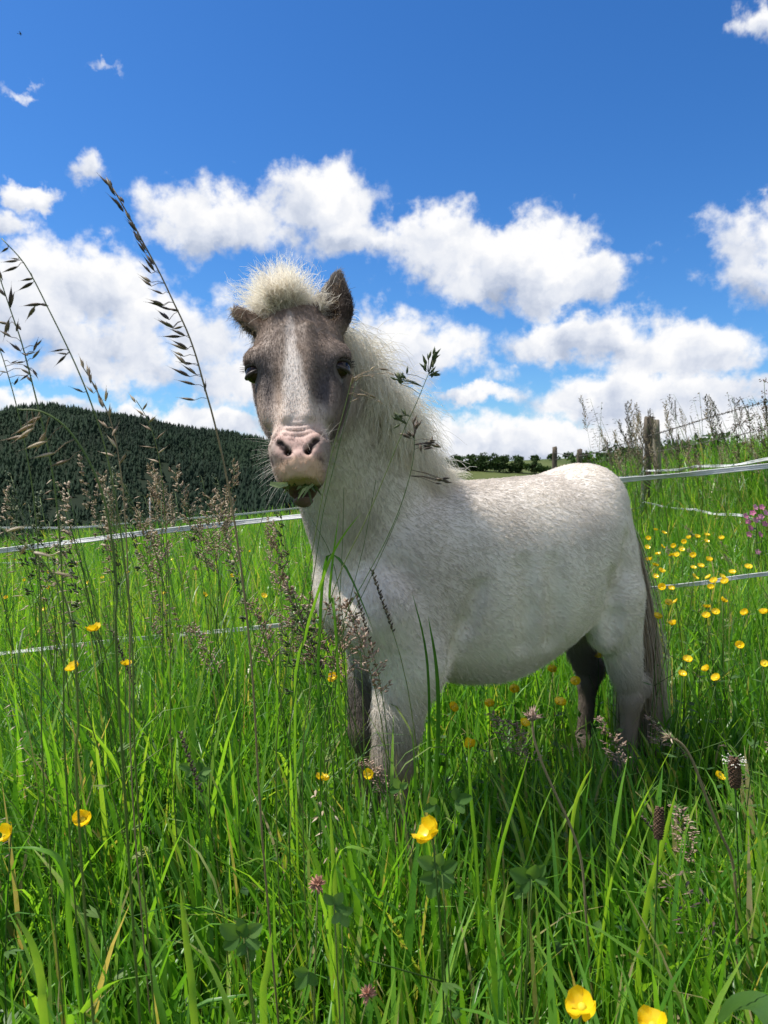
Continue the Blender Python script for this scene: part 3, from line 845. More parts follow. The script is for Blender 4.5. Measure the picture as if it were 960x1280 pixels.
def mixc(a, b, w): return a * (1 - w)[:, None] + np.asarray(b)[None, :] * w[:, None]
def coat(P, N):
    """the pony's own colours: off-white body, smoky brown face with a white blaze and pink nose"""
    n1 = vnoise(P * 9, 1); n2 = vnoise(P * 26, 2); n3 = vnoise(P * 70, 3)
    c = np.tile(np.array([.74, .685, .615]), (len(P), 1))
    c = mixc(c, (.54, .48, .43), np.clip(.12 + .45 * n1 + .04 * n2, 0, .55) * sm(P[:, 2], .40, .62))
    # brown-grey roan over shoulder and back, dusty legs
    c = mixc(c, (.36, .31, .27), np.clip(.30 + .15 * n2 + .3 * n1, 0, .6) * np.exp(-((P[:, 0] - .30) / .13) ** 2 - ((P[:, 2] - .70) / .12) ** 2))
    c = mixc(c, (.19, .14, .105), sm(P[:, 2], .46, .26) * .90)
    c = mixc(c, (.085, .066, .055), (P[:, 1] < -.02) * sm(P[:, 2], .52, .40) * .8)  # shade painted into the coat: far-side legs and underside darkened
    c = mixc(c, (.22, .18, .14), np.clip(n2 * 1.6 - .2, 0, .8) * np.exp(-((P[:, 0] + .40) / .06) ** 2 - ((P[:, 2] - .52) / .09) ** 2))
    c = mixc(c, (.40, .36, .31), sm(P[:, 0] + .5 * (P[:, 2] - .75), .38, .50) * sm(P[:, 2], .66, .80) * np.clip(.62 + .3 * n1, 0, .85))  # neck shade put into the coat colour, so the mane stands out
    c = mixc(c, (.47, .42, .365), np.clip(.35 + .5 * n1, 0, .7) * np.exp(-((P[:, 0] - .02) / .22) ** 2) * sm(P[:, 2], .68, .80) * .7)
    hw = head_weight(P); h = head_coords(P)
    face = np.tile(np.array([.190, .142, .114]), (len(P), 1))
    face = mixc(face, (.30, .22, .165), np.clip(.30 + .6 * n2 + .3 * n3, 0, 1))
    face = mixc(face, (.52, .40, .33), np.clip(sm(-h[:, 0], -.005, .05) * sm(h[:, 1], .16, .24) * 1.0, 0, .75))          # right cheek paler: sunlit side painted into the colour
    face = mixc(face, (.075, .066, .07), np.clip(np.exp(-((np.abs(h[:, 0]) - .070) / .026) ** 2 - ((h[:, 1] - .146) / .034) ** 2) * .95, 0, .80))
    face = mixc(face, (.070, .060, .064), .95 * np.exp(-((h[:, 0] - .045) / .021) ** 2 - ((h[:, 1] - .190) / .060) ** 2))
    face = mixc(face, (.085, .070, .068), .8 * np.exp(-((h[:, 0] + .052) / .015) ** 2 - ((h[:, 1] - .185) / .055) ** 2))
    # blaze: narrow star on the forehead widening to the nose
    half = np.interp(h[:, 1], [.0, .03, .07, .11, .15, .20, .25, .29, .33], [.001, .0045, .006, .008, .014, .019, .021, .018, .010])
    cen = np.interp(h[:, 1], [0, .1, .2, .3], [-.012, -.008, -.003, .0])
    bl = 1 - sm(np.abs(h[:, 0] - cen) + .003 * n3, half * .35, half * 1.5 + .003)
    bl = bl * np.interp(h[:, 1], [.0, .02, .06, .10, .14], [0, .30, .45, .7, .95]) * sm(h[:, 2], -.02, .0)
    face = mixc(face, (.74, .66, .60), bl)
    face = mixc(face, (.72, .60, .52), sm(np.abs(h[:, 0]), .075, .03) * sm(h[:, 1], .205, .24) * .6)                       # pale muzzle
    pink = sm(h[:, 1], .235, .305) * (1 - sm(np.abs(h[:, 0]), .034, .05))
    face = mixc(face, (.52, .325, .275), pink * .82)
    face = mixc(face, (.60, .40, .27), sm(h[:, 1], .326, .338) * sm(h[:, 2], -.055, -.03) * .85 * (1 - sm(np.abs(h[:, 0]), .036, .05)))
    grey = np.clip(sm(np.abs(h[:, 0]), .026, .042) * sm(h[:, 1], .27, .30) + .0, 0, 1) * np.where(h[:, 0] > 0, .8, .45)
    face = mixc(face, (.150, .115, .105), grey * np.clip(.75 + .5 * n2, 0, 1))
    dn = np.min([np.linalg.norm((h - np.array([sg * x, y, .002])) / np.array([.0075, .0065, .020]), axis=1) for sg in (1, -1) for x, y in ((.0175, .321), (.025, .312), (.031, .304))], axis=0)
    face = mixc(face, (.035, .02, .018), 1 - sm(dn, .8, 1.45))
    face = mixc(face, (.055, .035, .035), np.clip(n3 * 2.2 - .5, 0, .8) * sm(h[:, 1], .316, .322) * (1 - sm(h[:, 1], .332, .340)))   # speckles between the nostrils
    face = mixc(face, (.12, .072, .060), sm(h[:, 2], -.036, -.046) * sm(h[:, 1], .325, .350))                               # dark lower lip
    # jaw and cheek fade to the pale neck
    face = mixc(face, (.50, .44, .39), sm(h[:, 2], -.085, -.125) * (1 - sm(h[:, 1], .25, .30)))
    # ears
    e = np.minimum(1, sm(-h[:, 1], -.035, -.005) * sm(np.abs(h[:, 0]), .052, .066))
    face = mixc(face, (.17, .11, .075), e * .95)
    face = mixc(face, (.045, .030, .022), sm(-h[:, 1], -.030, -.012) * sm(h[:, 0], .034, .046) * (h[:, 2] > -.075) * .95)
    return mixc(c, (0, 0, 0), hw) + face * hw[:, None]
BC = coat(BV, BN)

pony = empty('pony', PONY_P, 'small off-white pony with smoky brown face and white blaze chewing grass', 'pony', None, PONY_RZ)

def hair_mat(name, attr='coat', trans=0.3, rough=0.5, spec=0.25, gain=1.0):
    m, N = new_mat(name)
    a = N.node('ShaderNodeAttribute'); a.attribute_name = attr
    pb = N.node('ShaderNodeBsdfPrincipled'); N.put(pb.inputs['Base Color'], a.outputs['Color'])
    pb.inputs['Roughness'].default_value = rough; pb.inputs['Specular IOR Level'].default_value = spec
    tr = N.node('ShaderNodeBsdfTranslucent'); N.put(tr.inputs[0], a.outputs['Color'])
    mx = N.node('ShaderNodeMixShader'); mx.inputs[0].default_value = trans
    m.node_tree.links.new(pb.outputs[0], mx.inputs[1]); m.node_tree.links.new(tr.outputs[0], mx.inputs[2])
    o = N.node('ShaderNodeOutputMaterial'); m.node_tree.links.new(mx.outputs[0], o.inputs[0])
    return m
M_SKIN = hair_mat('pony_skin', trans=0.0, rough=.62, spec=.25)
M_COAT = hair_mat('pony_coat_hair', trans=.18)
M_MANE = hair_mat('pony_mane_hair', trans=.55, rough=.42, spec=.4)

bme = mesh('pony_body', BV, BQ)
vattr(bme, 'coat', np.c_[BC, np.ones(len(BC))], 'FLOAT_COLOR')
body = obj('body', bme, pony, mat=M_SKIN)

def hair_curves(name, P, rad, colr, mat, parent, tip=.25):
    """P (N,K,3) hair strands, rad (N,), colour (N,3)"""
    Nn, K = P.shape[:2]
    cu = bpy.data.hair_curves.new(name)
    cu.add_curves([K] * Nn)
    cu.attributes['position'].data.foreach_set('vector', np.ascontiguousarray(P, np.float32).ravel())
    taper = np.linspace(1, tip, K)[None, :]
    ra = cu.attributes.get('radius') or cu.attributes.new('radius', 'FLOAT', 'POINT')
    ra.data.foreach_set('value', np.ascontiguousarray(rad[:, None] * taper, np.float32).ravel())
    ca = cu.attributes.new('coat', 'FLOAT_COLOR', 'CURVE')
    ca.data.foreach_set('color', np.ascontiguousarray(np.c_[colr, np.ones(Nn)], np.float32).ravel())
    return obj(name, cu, parent, mat=mat)

# ---- short coat
def flow(P, N):
    h = head_coords(P); hw = head_weight(P)
    D = np.tile(np.array([-.85, 0., -.45]), (len(P), 1))
    D[:, 1] += .25 * np.sign(P[:, 1])
    legs = sm(P[:, 2], .46, .34)
    D = mixc(D, (-.15, 0, -1.), legs)
    belly = sm(P[:, 2], .56, .42) * (1 - legs)
    D = mixc(D, (-.55, 0, -.75), belly)
    nk = sm(P[:, 0], .36, .46) * (1 - hw)
    D = mixc(D, (-.15, .05, -.9), nk)
    rump = sm(P[:, 0], -.34, -.42) * (1 - legs)
    D = mixc(D, (-.45, 0, -.9), rump)
    hd = np.tile(np.array([0., 1., 0.]), (len(P), 1)); hd[:, 0] = h[:, 0] * 6
    up_ = 1 - sm(h[:, 1], .03, .10); hd = mixc(hd, (0, -1., .2), up_)
    D = D * (1 - hw)[:, None] + (hd @ H_R) * hw[:, None]
    jit = np.stack([vnoise(P * 14, 11), vnoise(P * 14, 12), vnoise(P * 14, 13)], 1)
    jit2 = np.stack([vnoise(P * 55, 14), vnoise(P * 55, 15), vnoise(P * 55, 16)], 1)
    D = unit(D) + .36 * jit + .16 * jit2
    D = D - N * np.sum(D * N, 1)[:, None]
    return unit(D)
# sample strands by area
tri = np.concatenate([BQ[:, [0, 1, 2]], BQ[:, [0, 2, 3]]])
ar = .5 * np.linalg.norm(np.cross(BV[tri[:, 1]] - BV[tri[:, 0]], BV[tri[:, 2]] - BV[tri[:, 0]]), axis=1)
cent = BV[tri].mean(1); hw_t = head_weight(cent)
wgt = ar * (1 + 2.6 * hw_t) * np.where(BN[tri[:, 0]] @ np.array([0, 0, 1.]) < -5, .5, 1)
NH = 300000
pick = rng.choice(len(tri), NH, p=wgt / wgt.sum())
b1 = rng.random(NH); b2 = rng.random(NH); fl_ = b1 + b2 > 1; b1[fl_] = 1 - b1[fl_]; b2[fl_] = 1 - b2[fl_]
b0 = 1 - b1 - b2
tp = tri[pick]
HP = BV[tp[:, 0]] * b0[:, None] + BV[tp[:, 1]] * b1[:, None] + BV[tp[:, 2]] * b2[:, None]
HN = unit(BN[tp[:, 0]] * b0[:, None] + BN[tp[:, 1]] * b1[:, None] + BN[tp[:, 2]] * b2[:, None])
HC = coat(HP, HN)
hh_ = head_coords(HP); hw_ = head_weight(HP)
ln = np.full(NH, .0125)
ln = ln + .016 * sm(HP[:, 2], .52, .40) * sm(HP[:, 2], .30, .36) * (np.abs(HP[:, 1]) < .19)
ln = ln * (1 - .35 * sm(HP[:, 2], .36, .26))

hl = np.interp(hh_[:, 1], [-.05, .05, .2, .27, .31, .37], [.010, .009, .0065, .0055, .0045, .0045])
hl = hl + .011 * sm(hh_[:, 2], -.06, -.11)
ln = ln * (1 - hw_) + hl * hw_
earm = hw_ * sm(-hh_[:, 1], -.02, .01) * sm(np.abs(hh_[:, 0]), .055, .068)
ln = ln + .008 * earm
ln = ln * (.65 + .7 * rng.random(NH))
eye_c = [h2l(np.array([sg * .084, .138, -.005]) * HS) for sg in (1, -1)]
de = np.min([np.linalg.norm(HP - e, axis=1) for e in eye_c], axis=0)
dn_ = np.min([np.linalg.norm((hh_ - np.array([sg * x, y, .0])) / np.array([.012, .010, .02]), axis=1) for sg in (1, -1) for x, y in ((.0175, .321), (.025, .312), (.031, .304))], axis=0)
keep = (de > .0245) & (dn_ > 1.3) & ~((hw_ > .5) & (hh_[:, 1] > .345) & (hh_[:, 2] < -.034)) & (HP[:, 2] > -.02)
HP, HN, HC, ln, hh_, hw_ = HP[keep], HN[keep], HC[keep], ln[keep], hh_[keep], hw_[keep]
T_ = flow(HP, HN)
lift = np.clip(.20 + .10 * vnoise(HP * 20, 21) + .08 * rng.standard_normal(len(HP)), .05, 1.0)
K = 4; tt = np.linspace(0, 1, K)
d0 = unit(T_ + HN * (lift * 1.5)[:, None]); d1 = unit(T_ + HN * (lift * .4)[:, None] + np.array([0, 0, -.25]))
st = np.zeros((len(HP), K, 3)); st[:, 0] = HP - HN * .001
for i in range(1, K):
    w = (i - 1) / (K - 2)
    st[:, i] = st[:, i - 1] + unit(d0 * (1 - w) + d1 * w + .18 * rng.standard_normal((len(HP), 3))) * (ln / (K - 1))[:, None]
cv = .98 + .12 * rng.random(len(HP))
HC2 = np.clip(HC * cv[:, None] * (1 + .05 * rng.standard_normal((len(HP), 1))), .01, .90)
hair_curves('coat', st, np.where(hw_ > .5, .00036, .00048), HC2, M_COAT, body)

# ---- long hair grown in steps: keeps outside the body
def grow(root, d0, L, K, grav, frizz, off, seed, pull=None, clump=40.0):
    P = np.zeros((len(root), K, 3)); P[:, 0] = root; dv = unit(d0); stp = (L / (K - 1))[:, None]
    for i in range(1, K):
        nz = np.stack([vnoise(P[:, i - 1] * clump + 3.1 * i, seed + k) for k in range(3)], 1)
        dv = unit(dv + grav * np.array([0, 0, -1.]) + frizz * nz + (0 if pull is None else pull) + .5 * frizz * rng.standard_normal(root.shape))
        p = P[:, i - 1] + dv * stp
        s_ = sdf(p); g = sdf_grad(p); o_ = off * min(1, i / 2.5)
        push = np.clip(o_ - s_, 0, .03)
        p = p + g * push[:, None]
        dv = unit(p - P[:, i - 1])
        P[:, i] = p
    return P
# crest line: from withers to poll, on top of the neck
NM = 20000
u = rng.random(NM) ** .9
cl = spline([np.array([.305, .0, .91]), np.array([.345, .0, .95]), np.array([.40, .025, 1.015]), np.array([.465, .08, 1.10]), h2l(np.array([.0, -.005, -.080]) * HS)], 80)
ui = (u * 78).astype(int); root = cl[ui] + (cl[ui + 1] - cl[ui]) * rng.random((NM, 1)) + rng.standard_normal((NM, 3)) * np.array([.008, .008, .004])
for _ in range(3):
    root = root - sdf_grad(root) * sdf(root)[:, None]
gn = sdf_grad(root)
sidev = np.where(rng.random(NM) < .86, 1., -1.)[:, None]
lat_l = np.tile(np.array([.25, .97, 0]), (NM, 1))
lock = np.stack([vnoise(np.stack([u * 38, 0 * u, 0 * u + k], 1), 33) for k in (1.3, 7.7, 15.1)], 1)
d0 = gn * .35 + .55 * lock + lat_l * sidev * (.25 + .35 * rng.random((NM, 1))) + np.array([0, 0, .10]) + .35 * rng.standard_normal((NM, 3))
Lm = (.085 + .125 * rng.random(NM)) * np.interp(u, [0, .15, .7, 1], [.7, 1.0, 1.0, .60])
Lm = np.where(sidev[:, 0] < 0, Lm * .75, Lm)
mane = grow(root, d0, Lm, 12, .30, .42, rng.random(NM) ** 1.5 * .026 + .003, 31, clump=26.0)
mc = np.array([.98, .93, .82]) * (.70 + .34 * rng.random((NM, 1)))
mc = mixc(np.clip(mc, 0, .98), (.55, .45, .32), np.clip(vnoise(root * 45, 41) * .9, 0, .6))
hair_curves('mane', mane, np.full(NM, .00055), mc, M_MANE, pony, .35)
# forelock: upright fan of soft hair between the ears
NF = 6500
fx = rng.uniform(-.046, .004, NF); fy = rng.uniform(-.035, .004, NF); fz = rng.uniform(-.06, .01, NF)
root = h2l(np.stack([fx, fy, fz], 1) * HS)
for _ in range(4): root = root - sdf_grad(root) * sdf(root)[:, None]
rh = head_coords(root)
lockf = np.stack([vnoise(rh * 95 + k, 53) for k in (0., 11., 23.)], 1)
lenf = 1 + .55 * vnoise(rh * 80, 57)
dh = np.stack([rh[:, 0] * 6 - .06, -1.0 + 0 * fx, .05 + rh[:, 2] * 3], 1) + .75 * lockf + .22 * rng.standard_normal((NF, 3))
Lf = (.044 + .066 * rng.random(NF) ** 1.3) * lenf * (1 - .3 * sm(rh[:, 0], -.01, .02)) * (1 - .35 * sm(rh[:, 0], .01, .05))
fore = grow(root, dh @ H_R, Lf, 9, .010, .46, np.full(NF, .004), 51, clump=42.0)
fc = np.array([.98, .93, .82]) * (.85 + .22 * rng.random((NF, 1)))
fc = mixc(fc, (.33, .24, .17), np.clip(sm(rh[:, 1], -.02, .008) * .8, 0, .8) * (rng.random(NF) < .6))
hair_curves('forelock', fore, np.full(NF, .00042), fc, M_MANE, pony, .3)
# tail
NT = 3600
root = np.stack([-.392 - .022 * rng.random(NT), .028 + .016 * rng.standard_normal(NT), .65 + .18 * rng.random(NT)], 1)
for _ in range(3): root = root - sdf_grad(root) * np.clip(sdf(root), -.03, .03)[:, None]
d0 = np.stack([-.22 - .15 * rng.random(NT), .12 * rng.standard_normal(NT), -.85 + 0 * root[:, 0]], 1)
Lt = np.clip((root[:, 2] - .20) * (1.02 + .25 * rng.random(NT)), .2, .70)
tail = grow(root, d0, Lt, 13, .30, .065, np.full(NT, .004), 61, pull=np.array([-.006, .010, 0]), clump=22.0)
tcn_ = np.where(rng.random((NT, 1)) < .38, np.array([.19, .135, .095]), np.array([.54, .45, .34])) * (.7 + .6 * rng.random((NT, 1)))
tcn_ = mixc(tcn_, (.58, .50, .42), (rng.random(NT) < .22) * 1.0)
hair_curves('tail', tail, np.full(NT, .00070), tcn_, M_MANE, pony, .4)
# whiskers, lashes and ear tufts
NW = 90
fx = rng.choice([-1, 1], NW) * rng.uniform(.02, .046, NW)
root = h2l(np.stack([fx, rng.uniform(.27, .36, NW), rng.uniform(-.06, .0, NW)], 1) * HS)
for _ in range(4): root = root - sdf_grad(root) * sdf(root)[:, None]
wk = grow(root, sdf_grad(root) + .3 * rng.standard_normal((NW, 3)), .02 + .03 * rng.random(NW), 6, .06, .05, np.full(NW, .002), 71)
hair_curves('whiskers', wk, np.full(NW, .00022), np.tile([.6, .55, .5], (NW, 1)), M_MANE, body, .4)
ET = []; EC = []
for (b_, t_) in (EAR_L, EAR_R):
    b_ = np.array(b_); t_ = np.array(t_); n_ = 650
    k_ = rng.random(n_) * .75; c0 = b_ + (t_ - b_) * k_[:, None] + rng.standard_normal((n_, 3)) * .010
    r_ = h2l(c0 * HS)
    for _ in range(4): r_ = r_ - sdf_grad(r_, .003) * np.clip(sdf(r_), -.01, .01)[:, None]
    dd = (np.array([0, .35, .7]) if t_[0] > 0 else np.array([-.2, .9, .1])) + .5 * rng.standard_normal((n_, 3))
    ET.append(grow(r_, dd @ H_R, .010 + .016 * rng.random(n_), 6, .05, .2, np.full(n_, .001), 81))
    EC.append(np.where(rng.random((n_, 1)) < (.25 if t_[0] > 0 else .5), np.array([.30, .22, .14]), np.array([.07, .045, .032])))
hair_curves('ear_tufts', np.concatenate(ET), np.full(1300, .00035), np.concatenate(EC), M_MANE, body, .3)

# ---- eyes, hooves
def uv_ball(r, seg=28, ring=18, sc_=(1, 1, 1)):
    V = []; Q = []
    for i in range(ring + 1):
        th = math.pi * i / ring
        for k in range(seg):
            ph = 2 * math.pi * k / seg
            V.append((r * math.sin(th) * math.cos(ph) * sc_[0], r * math.sin(th) * math.sin(ph) * sc_[1], r * math.cos(th) * sc_[2]))
    for i in range(ring):
        for k in range(seg): Q.append((i * seg + k, (i + 1) * seg + k, (i + 1) * seg + (k + 1) % seg, i * seg + (k + 1) % seg))
    return np.array(V), Q
m_eye, N_ = new_mat('pony_eye')
tcn = N_.node('ShaderNodeTexCoord'); sp_ = N_.node('ShaderNodeSeparateXYZ'); N_.put(sp_.inputs[0], tcn.outputs['Object'])
rr_ = N_.m('SQRT', N_.m('ADD', N_.m('POWER', sp_.outputs[0], 2.0), N_.m('POWER', sp_.outputs[1], 2.0)))
cr = N_.ramp(N_.m('MULTIPLY', rr_, 30.0), [(0.20, (.004, .004, .006)), (0.34, (.02, .011, .007)), (.60, (.035, .018, .010)), (.70, (.30, .26, .23))])
pe = N_.node('ShaderNodeBsdfPrincipled'); N_.put(pe.inputs['Base Color'], cr); pe.inputs['Roughness'].default_value = .05
pe.inputs['Specular IOR Level'].default_value = .32
oe = N_.node('ShaderNodeOutputMaterial'); m_eye.node_tree.links.new(pe.outputs[0], oe.inputs[0])
M_LID = solid_mat('eyelid_skin', (.030, .024, .023), (.075, .058, .050), 60, .45)
for sg in (1, -1):
    V_, Q_ = uv_ball(.0180 * HS)
    me_ = mesh('pony_eye', V_, Q_)
    eo = obj('eye', me_, pony, mat=m_eye)
    c0 = h2l(np.array([sg * .0785, .138, -.006]) * HS)
    look = unit(np.array([sg * .80, .08, .62]) @ H_R)
    eo.location = c0.tolist(); eo.rotation_euler = Vector(look.tolist()).to_track_quat('Z', 'Y').to_euler()
    # lids: two arched folds over the ball
    lid = MB()
    ex = unit(np.cross(H_Y, look)); ey = unit(np.cross(look, ex))
    if np.dot(ey, H_Y) > 0: ey = -ey
    for s2, op, rr in ((1, .66, .0042), (-1, .52, .0038)):
        a_ = np.linspace(-1.35, 1.35, 15)
        pts = []
        for q in a_:
            v = ex * math.sin(q) + (ey * s2 * op * math.cos(q) ** .9 + look * math.cos(q) * .86) * 1.0
            pts.append(c0 + unit(v) * .0190 * HS)
        lid.tube(pts, rr * HS * np.clip(np.cos(a_ * .98), .25, 1), 8)
    lid.build('eyelid', M_LID, body)
    la_n = 40
    q = rng.uniform(-1.0, 1.0, la_n)
    rt = np.array([c0 + unit(ex * math.sin(a) + ey * .56 * math.cos(a) + look * math.cos(a) * .86) * .0225 * HS for a in q])
    lsh = grow(rt, look * .8 + ey * .2 + ex * (np.sin(q) * .6)[:, None], (.005 + .005 * rng.random(la_n)), 5, .10, .04, np.full(la_n, .001), 91)
    hair_curves('eyelashes', lsh, np.full(la_n, .00035), np.tile([.05, .04, .035], (la_n, 1)), M_MANE, body, .3)
M_HOOF = solid_mat('pony_hoof', (.045, .035, .028), (.12, .095, .07), 30, .5, bump=.2, stretch=(1, 1, 6))
for (s_, l_, g_, fr) in HOOVES:
    hb = MB(); n_ = 14; rows = []
    for k, (z_, r_, o_) in enumerate(((.0, .044, .006), (.012, .043, .004), (.045, .036, -.006), (.052, .034, -.008), (.056, .026, -.008))):
        a_ = np.arange(n_) * 2 * math.pi / n_
        rows.append(np.stack([s_ + o_ + r_ * np.cos(a_) * 1.08, l_ + r_ * np.sin(a_), np.full(n_, g_ + z_)], 1))
    V_ = np.concatenate(rows)
    Q_ = [(i * n_ + k, i * n_ + (k + 1) % n_, (i + 1) * n_ + (k + 1) % n_, (i + 1) * n_ + k) for i in range(4) for k in range(n_)]
    T_2 = [(0, k + 1, k) for k in range(1, n_ - 1)] + [(4 * n_, 4 * n_ + k, 4 * n_ + k + 1) for k in range(1, n_ - 1)]
    hb.add(V_, Q_, T_2); hb.build('hoof', M_HOOF, pony)
# ================================================================== grass sward
M_GRASS = plant_mat('meadow_grass', [(0, (.045, .145, .018)), (.30, (.095, .260, .027)), (.58, (.160, .355, .038)), (.84, (.28, .44, .060)), (.93, (.30, .30, .10)), (1.0, (.42, .34, .19))],
                    .36, .55, spec=.5)
def sward_height(x, y):
    n = vnoise(np.stack([x * 1.9, y * 1.9, 0 * x], 1), 9)
    h = .31 + .07 * n + .13 * sm(-x, .0, .7) * sm(y, .8, 1.6) + .05 * sm(y, 2.4, 4.0)
    r = PONY_P[:2] - np.stack([x, y], 1); s_ = -(r @ _fw[:2]); l_ = -(r @ _lf[:2])
    under = .55 * np.exp(-(np.clip(np.abs(s_) - .30, 0, 9) / .12) ** 2 - (np.clip(np.abs(l_) - .10, 0, 9) / .10) ** 2)
    h = h * (1 - .42 * under)
    h = h * (1 - .42 * np.exp(-((x - .66) / .20) ** 2 - ((y - 1.52) / .30) ** 2)) * (1 + .62 * np.exp(-((x - .01) / .20) ** 2 - ((y - 1.20) / .20) ** 2))
    h = h * (1 - .30 * sm(x, .7, 1.4) * sm(y, 2.8, 4.0) * (1 - sm(x - (2.075 + .17 * y), -1.0, -.5)))
    side = x - (2.075 + .17 * y) + .30
    h = h * (1 + .75 * sm(side, 0, 1.0) * sm(y, 3.5, 6))
    return h
def make_blades(x, y, h, w, K, bend, lean, tint, fold=True):
    n = len(x); z = slope(x, y)
    az_ = rng.uniform(0, 2 * math.pi, n)
    dirx = np.cos(az_); diry = np.sin(az_)
    tt = np.linspace(0, 1, K)
    P = np.zeros((n, K, 3)); P[:, 0] = np.stack([x, y, z - .01], 1)
    seg = h / (K - 1)
    for i in range(1, K):
        th = lean + bend * (tt[i] ** 1.6)
        P[:, i, 0] = P[:, i - 1, 0] + seg * np.sin(th) * dirx - seg * .10 * tt[i]
        P[:, i, 1] = P[:, i - 1, 1] + seg * np.sin(th) * diry
        P[:, i, 2] = P[:, i - 1, 2] + seg * np.cos(th)
    tw = az_ + math.pi / 2 + rng.normal(0, .5, n)
    sx = np.cos(tw)[:, None] * np.ones(K); sy = np.sin(tw)[:, None] * np.ones(K)
    prof = np.clip(np.interp(tt, [0, .25, .6, .85, 1], [.65, 1.0, .85, .45, .03]), 0, 1)
    ww = w[:, None] * prof[None]
    A = P.copy(); B = P.copy()
    A[:, :, 0] += sx * ww; A[:, :, 1] += sy * ww; B[:, :, 0] -= sx * ww; B[:, :, 1] -= sy * ww
    if fold:
        A[:, :, 2] += ww * .35; B[:, :, 2] += ww * .35
        V = np.stack([A, P, B], 2).reshape(-1, 3); C = 3
    else:
        V = np.stack([A, B], 2).reshape(-1, 3); C = 2
    base = (np.arange(n) * K * C)[:, None, None]
    Q = []
    for i in range(K - 1):
        for c in range(C - 1):
            Q.append((i * C + c, i * C + c + 1, (i + 1) * C + c + 1, (i + 1) * C + c))
    Q = (base + np.array(Q)[None]).reshape(-1, 4)
    return V, Q, np.repeat(tint, K * C)
def scatter(y0, y1, dens, margin=1.2, spread=.74):
    ar_ = spread * (y1 ** 2 - y0 ** 2) + 2 * margin * (y1 - y0); n = int(ar_ * dens)
    y = rng.uniform(y0, y1, n * 2); hw = spread * y + margin
    keep_ = rng.random(n * 2) < hw / (spread * y1 + margin); y = y[keep_][:n]
    x = rng.uniform(-1, 1, len(y)) * (spread * y + margin)
    return x, y
parts_ = []; off_ = 0
def put_blades(name_unused, x, y, h, w, K, bend, lean, tint, fold):
    global off_
    V, Q, A = make_blades(x, y, h, w, K, bend, lean, tint, fold); parts_.append((V, Q + off_, A)); off_ += len(V)
def band(y0, y1, dens, K, wmul, fold, hm=1.0):
    x, y = scatter(y0, y1, dens); n = len(x)
    cl = vnoise(np.stack([x * 7, y * 7, 0 * x], 1), 15)
    keep_ = rng.random(n) < np.clip(.72 + .55 * cl, .12, 1); x, y, cl = x[keep_], y[keep_], cl[keep_]; n = len(x)
    g = rng.random(n)
    hv = np.where(g < .62, rng.uniform(.55, 1.0, n), np.where(g < .93, rng.uniform(.9, 1.25, n), rng.uniform(1.2, 1.5, n)))
    h = sward_height(x, y) * hv * hm
    w = wmul * np.where(rng.random(n) < .8, rng.uniform(.0016, .0034, n), rng.uniform(.0034, .0054, n)) * (.6 + .4 * hv)
    bend = np.abs(rng.normal(.35, .45, n)) ; bend = np.where(rng.random(n) < .10, rng.uniform(1.3, 2.2, n), bend)
    lean = np.abs(rng.normal(.0, .16, n))
    patch = vnoise(np.stack([x * 1.3, y * 1.3, 0 * x], 1), 19)
    tint = np.clip(.44 + .20 * patch + .22 * rng.standard_normal(n), 0, .88)
    tint = np.where(rng.random(n) < .065, rng.uniform(.9, 1.0, n), tint)
    put_blades('', x, y, h, w, K, bend, lean, tint, fold)
band(.40, 2.0, 5200, 6, 1.25, True)
band(2.0, 3.6, 3900, 5, 1.2, False)
band(3.6, 8.0, 1150, 4, 1.7, False)
band(8.0, 20.0, 210, 3, 3.4, False, 1.1)
band(20.0, 46.0, 16, 3, 11.0, False, 1.35)
# broad soft leaves in the foreground
x, y = scatter(.55, 2.6, 230); n = len(x)
put_blades('', x, y, sward_height(x, y) * rng.uniform(.9, 1.5, n), rng.uniform(.0040, .0068, n), 8, np.abs(rng.normal(.5, .5, n)), np.abs(rng.normal(0, .14, n)), np.clip(.55 + .2 * rng.standard_normal(n), 0, .86), True)
gme = mesh('meadow_grass', np.concatenate([p[0] for p in parts_]), np.concatenate([p[1] for p in parts_]))
vattr(gme, 'tint', np.concatenate([p[2] for p in parts_]))
obj('meadow_grass', gme, None, 'lush green meadow grass all around the pony', 'grass', kind='stuff', mat=M_GRASS)
parts_ = []
# small broad leaves low in the sward
x, y = scatter(.6, 4.5, 700); n = len(x)
z = slope(x, y) + rng.random(n) ** 1.5 * .24
p = np.stack([x, y, z], 1); a = rng.standard_normal((n, 3)) * np.array([1, 1, .35]); a = unit(a); b = unit(np.cross(a, np.array([0, 0, 1.]) + .5 * rng.standard_normal((n, 3))))
s_ = rng.uniform(.005, .014, (n, 1))
V = np.stack([p - a * s_, p + b * s_ * .6, p + a * s_, p - b * s_ * .6, p + np.cross(a, b) * s_ * .18], 1).reshape(-1, 3)
T = (np.arange(n)[:, None, None] * 5 + np.array([(0, 1, 4), (1, 2, 4), (2, 3, 4), (3, 0, 4)])[None]).reshape(-1, 3)
lme = mesh('ground_cover', V, None, T); vattr(lme, 'tint', np.repeat(rng.random(n), 5))
M_HERB = plant_mat('herb_leaves', [(0, (.028, .075, .016)), (.5, (.055, .125, .022)), (1, (.10, .185, .04))], .45, .35, spec=.4)
obj('ground_cover', lme, None, 'small herb leaves low among the meadow grass', 'herbs', kind='stuff', mat=M_HERB)
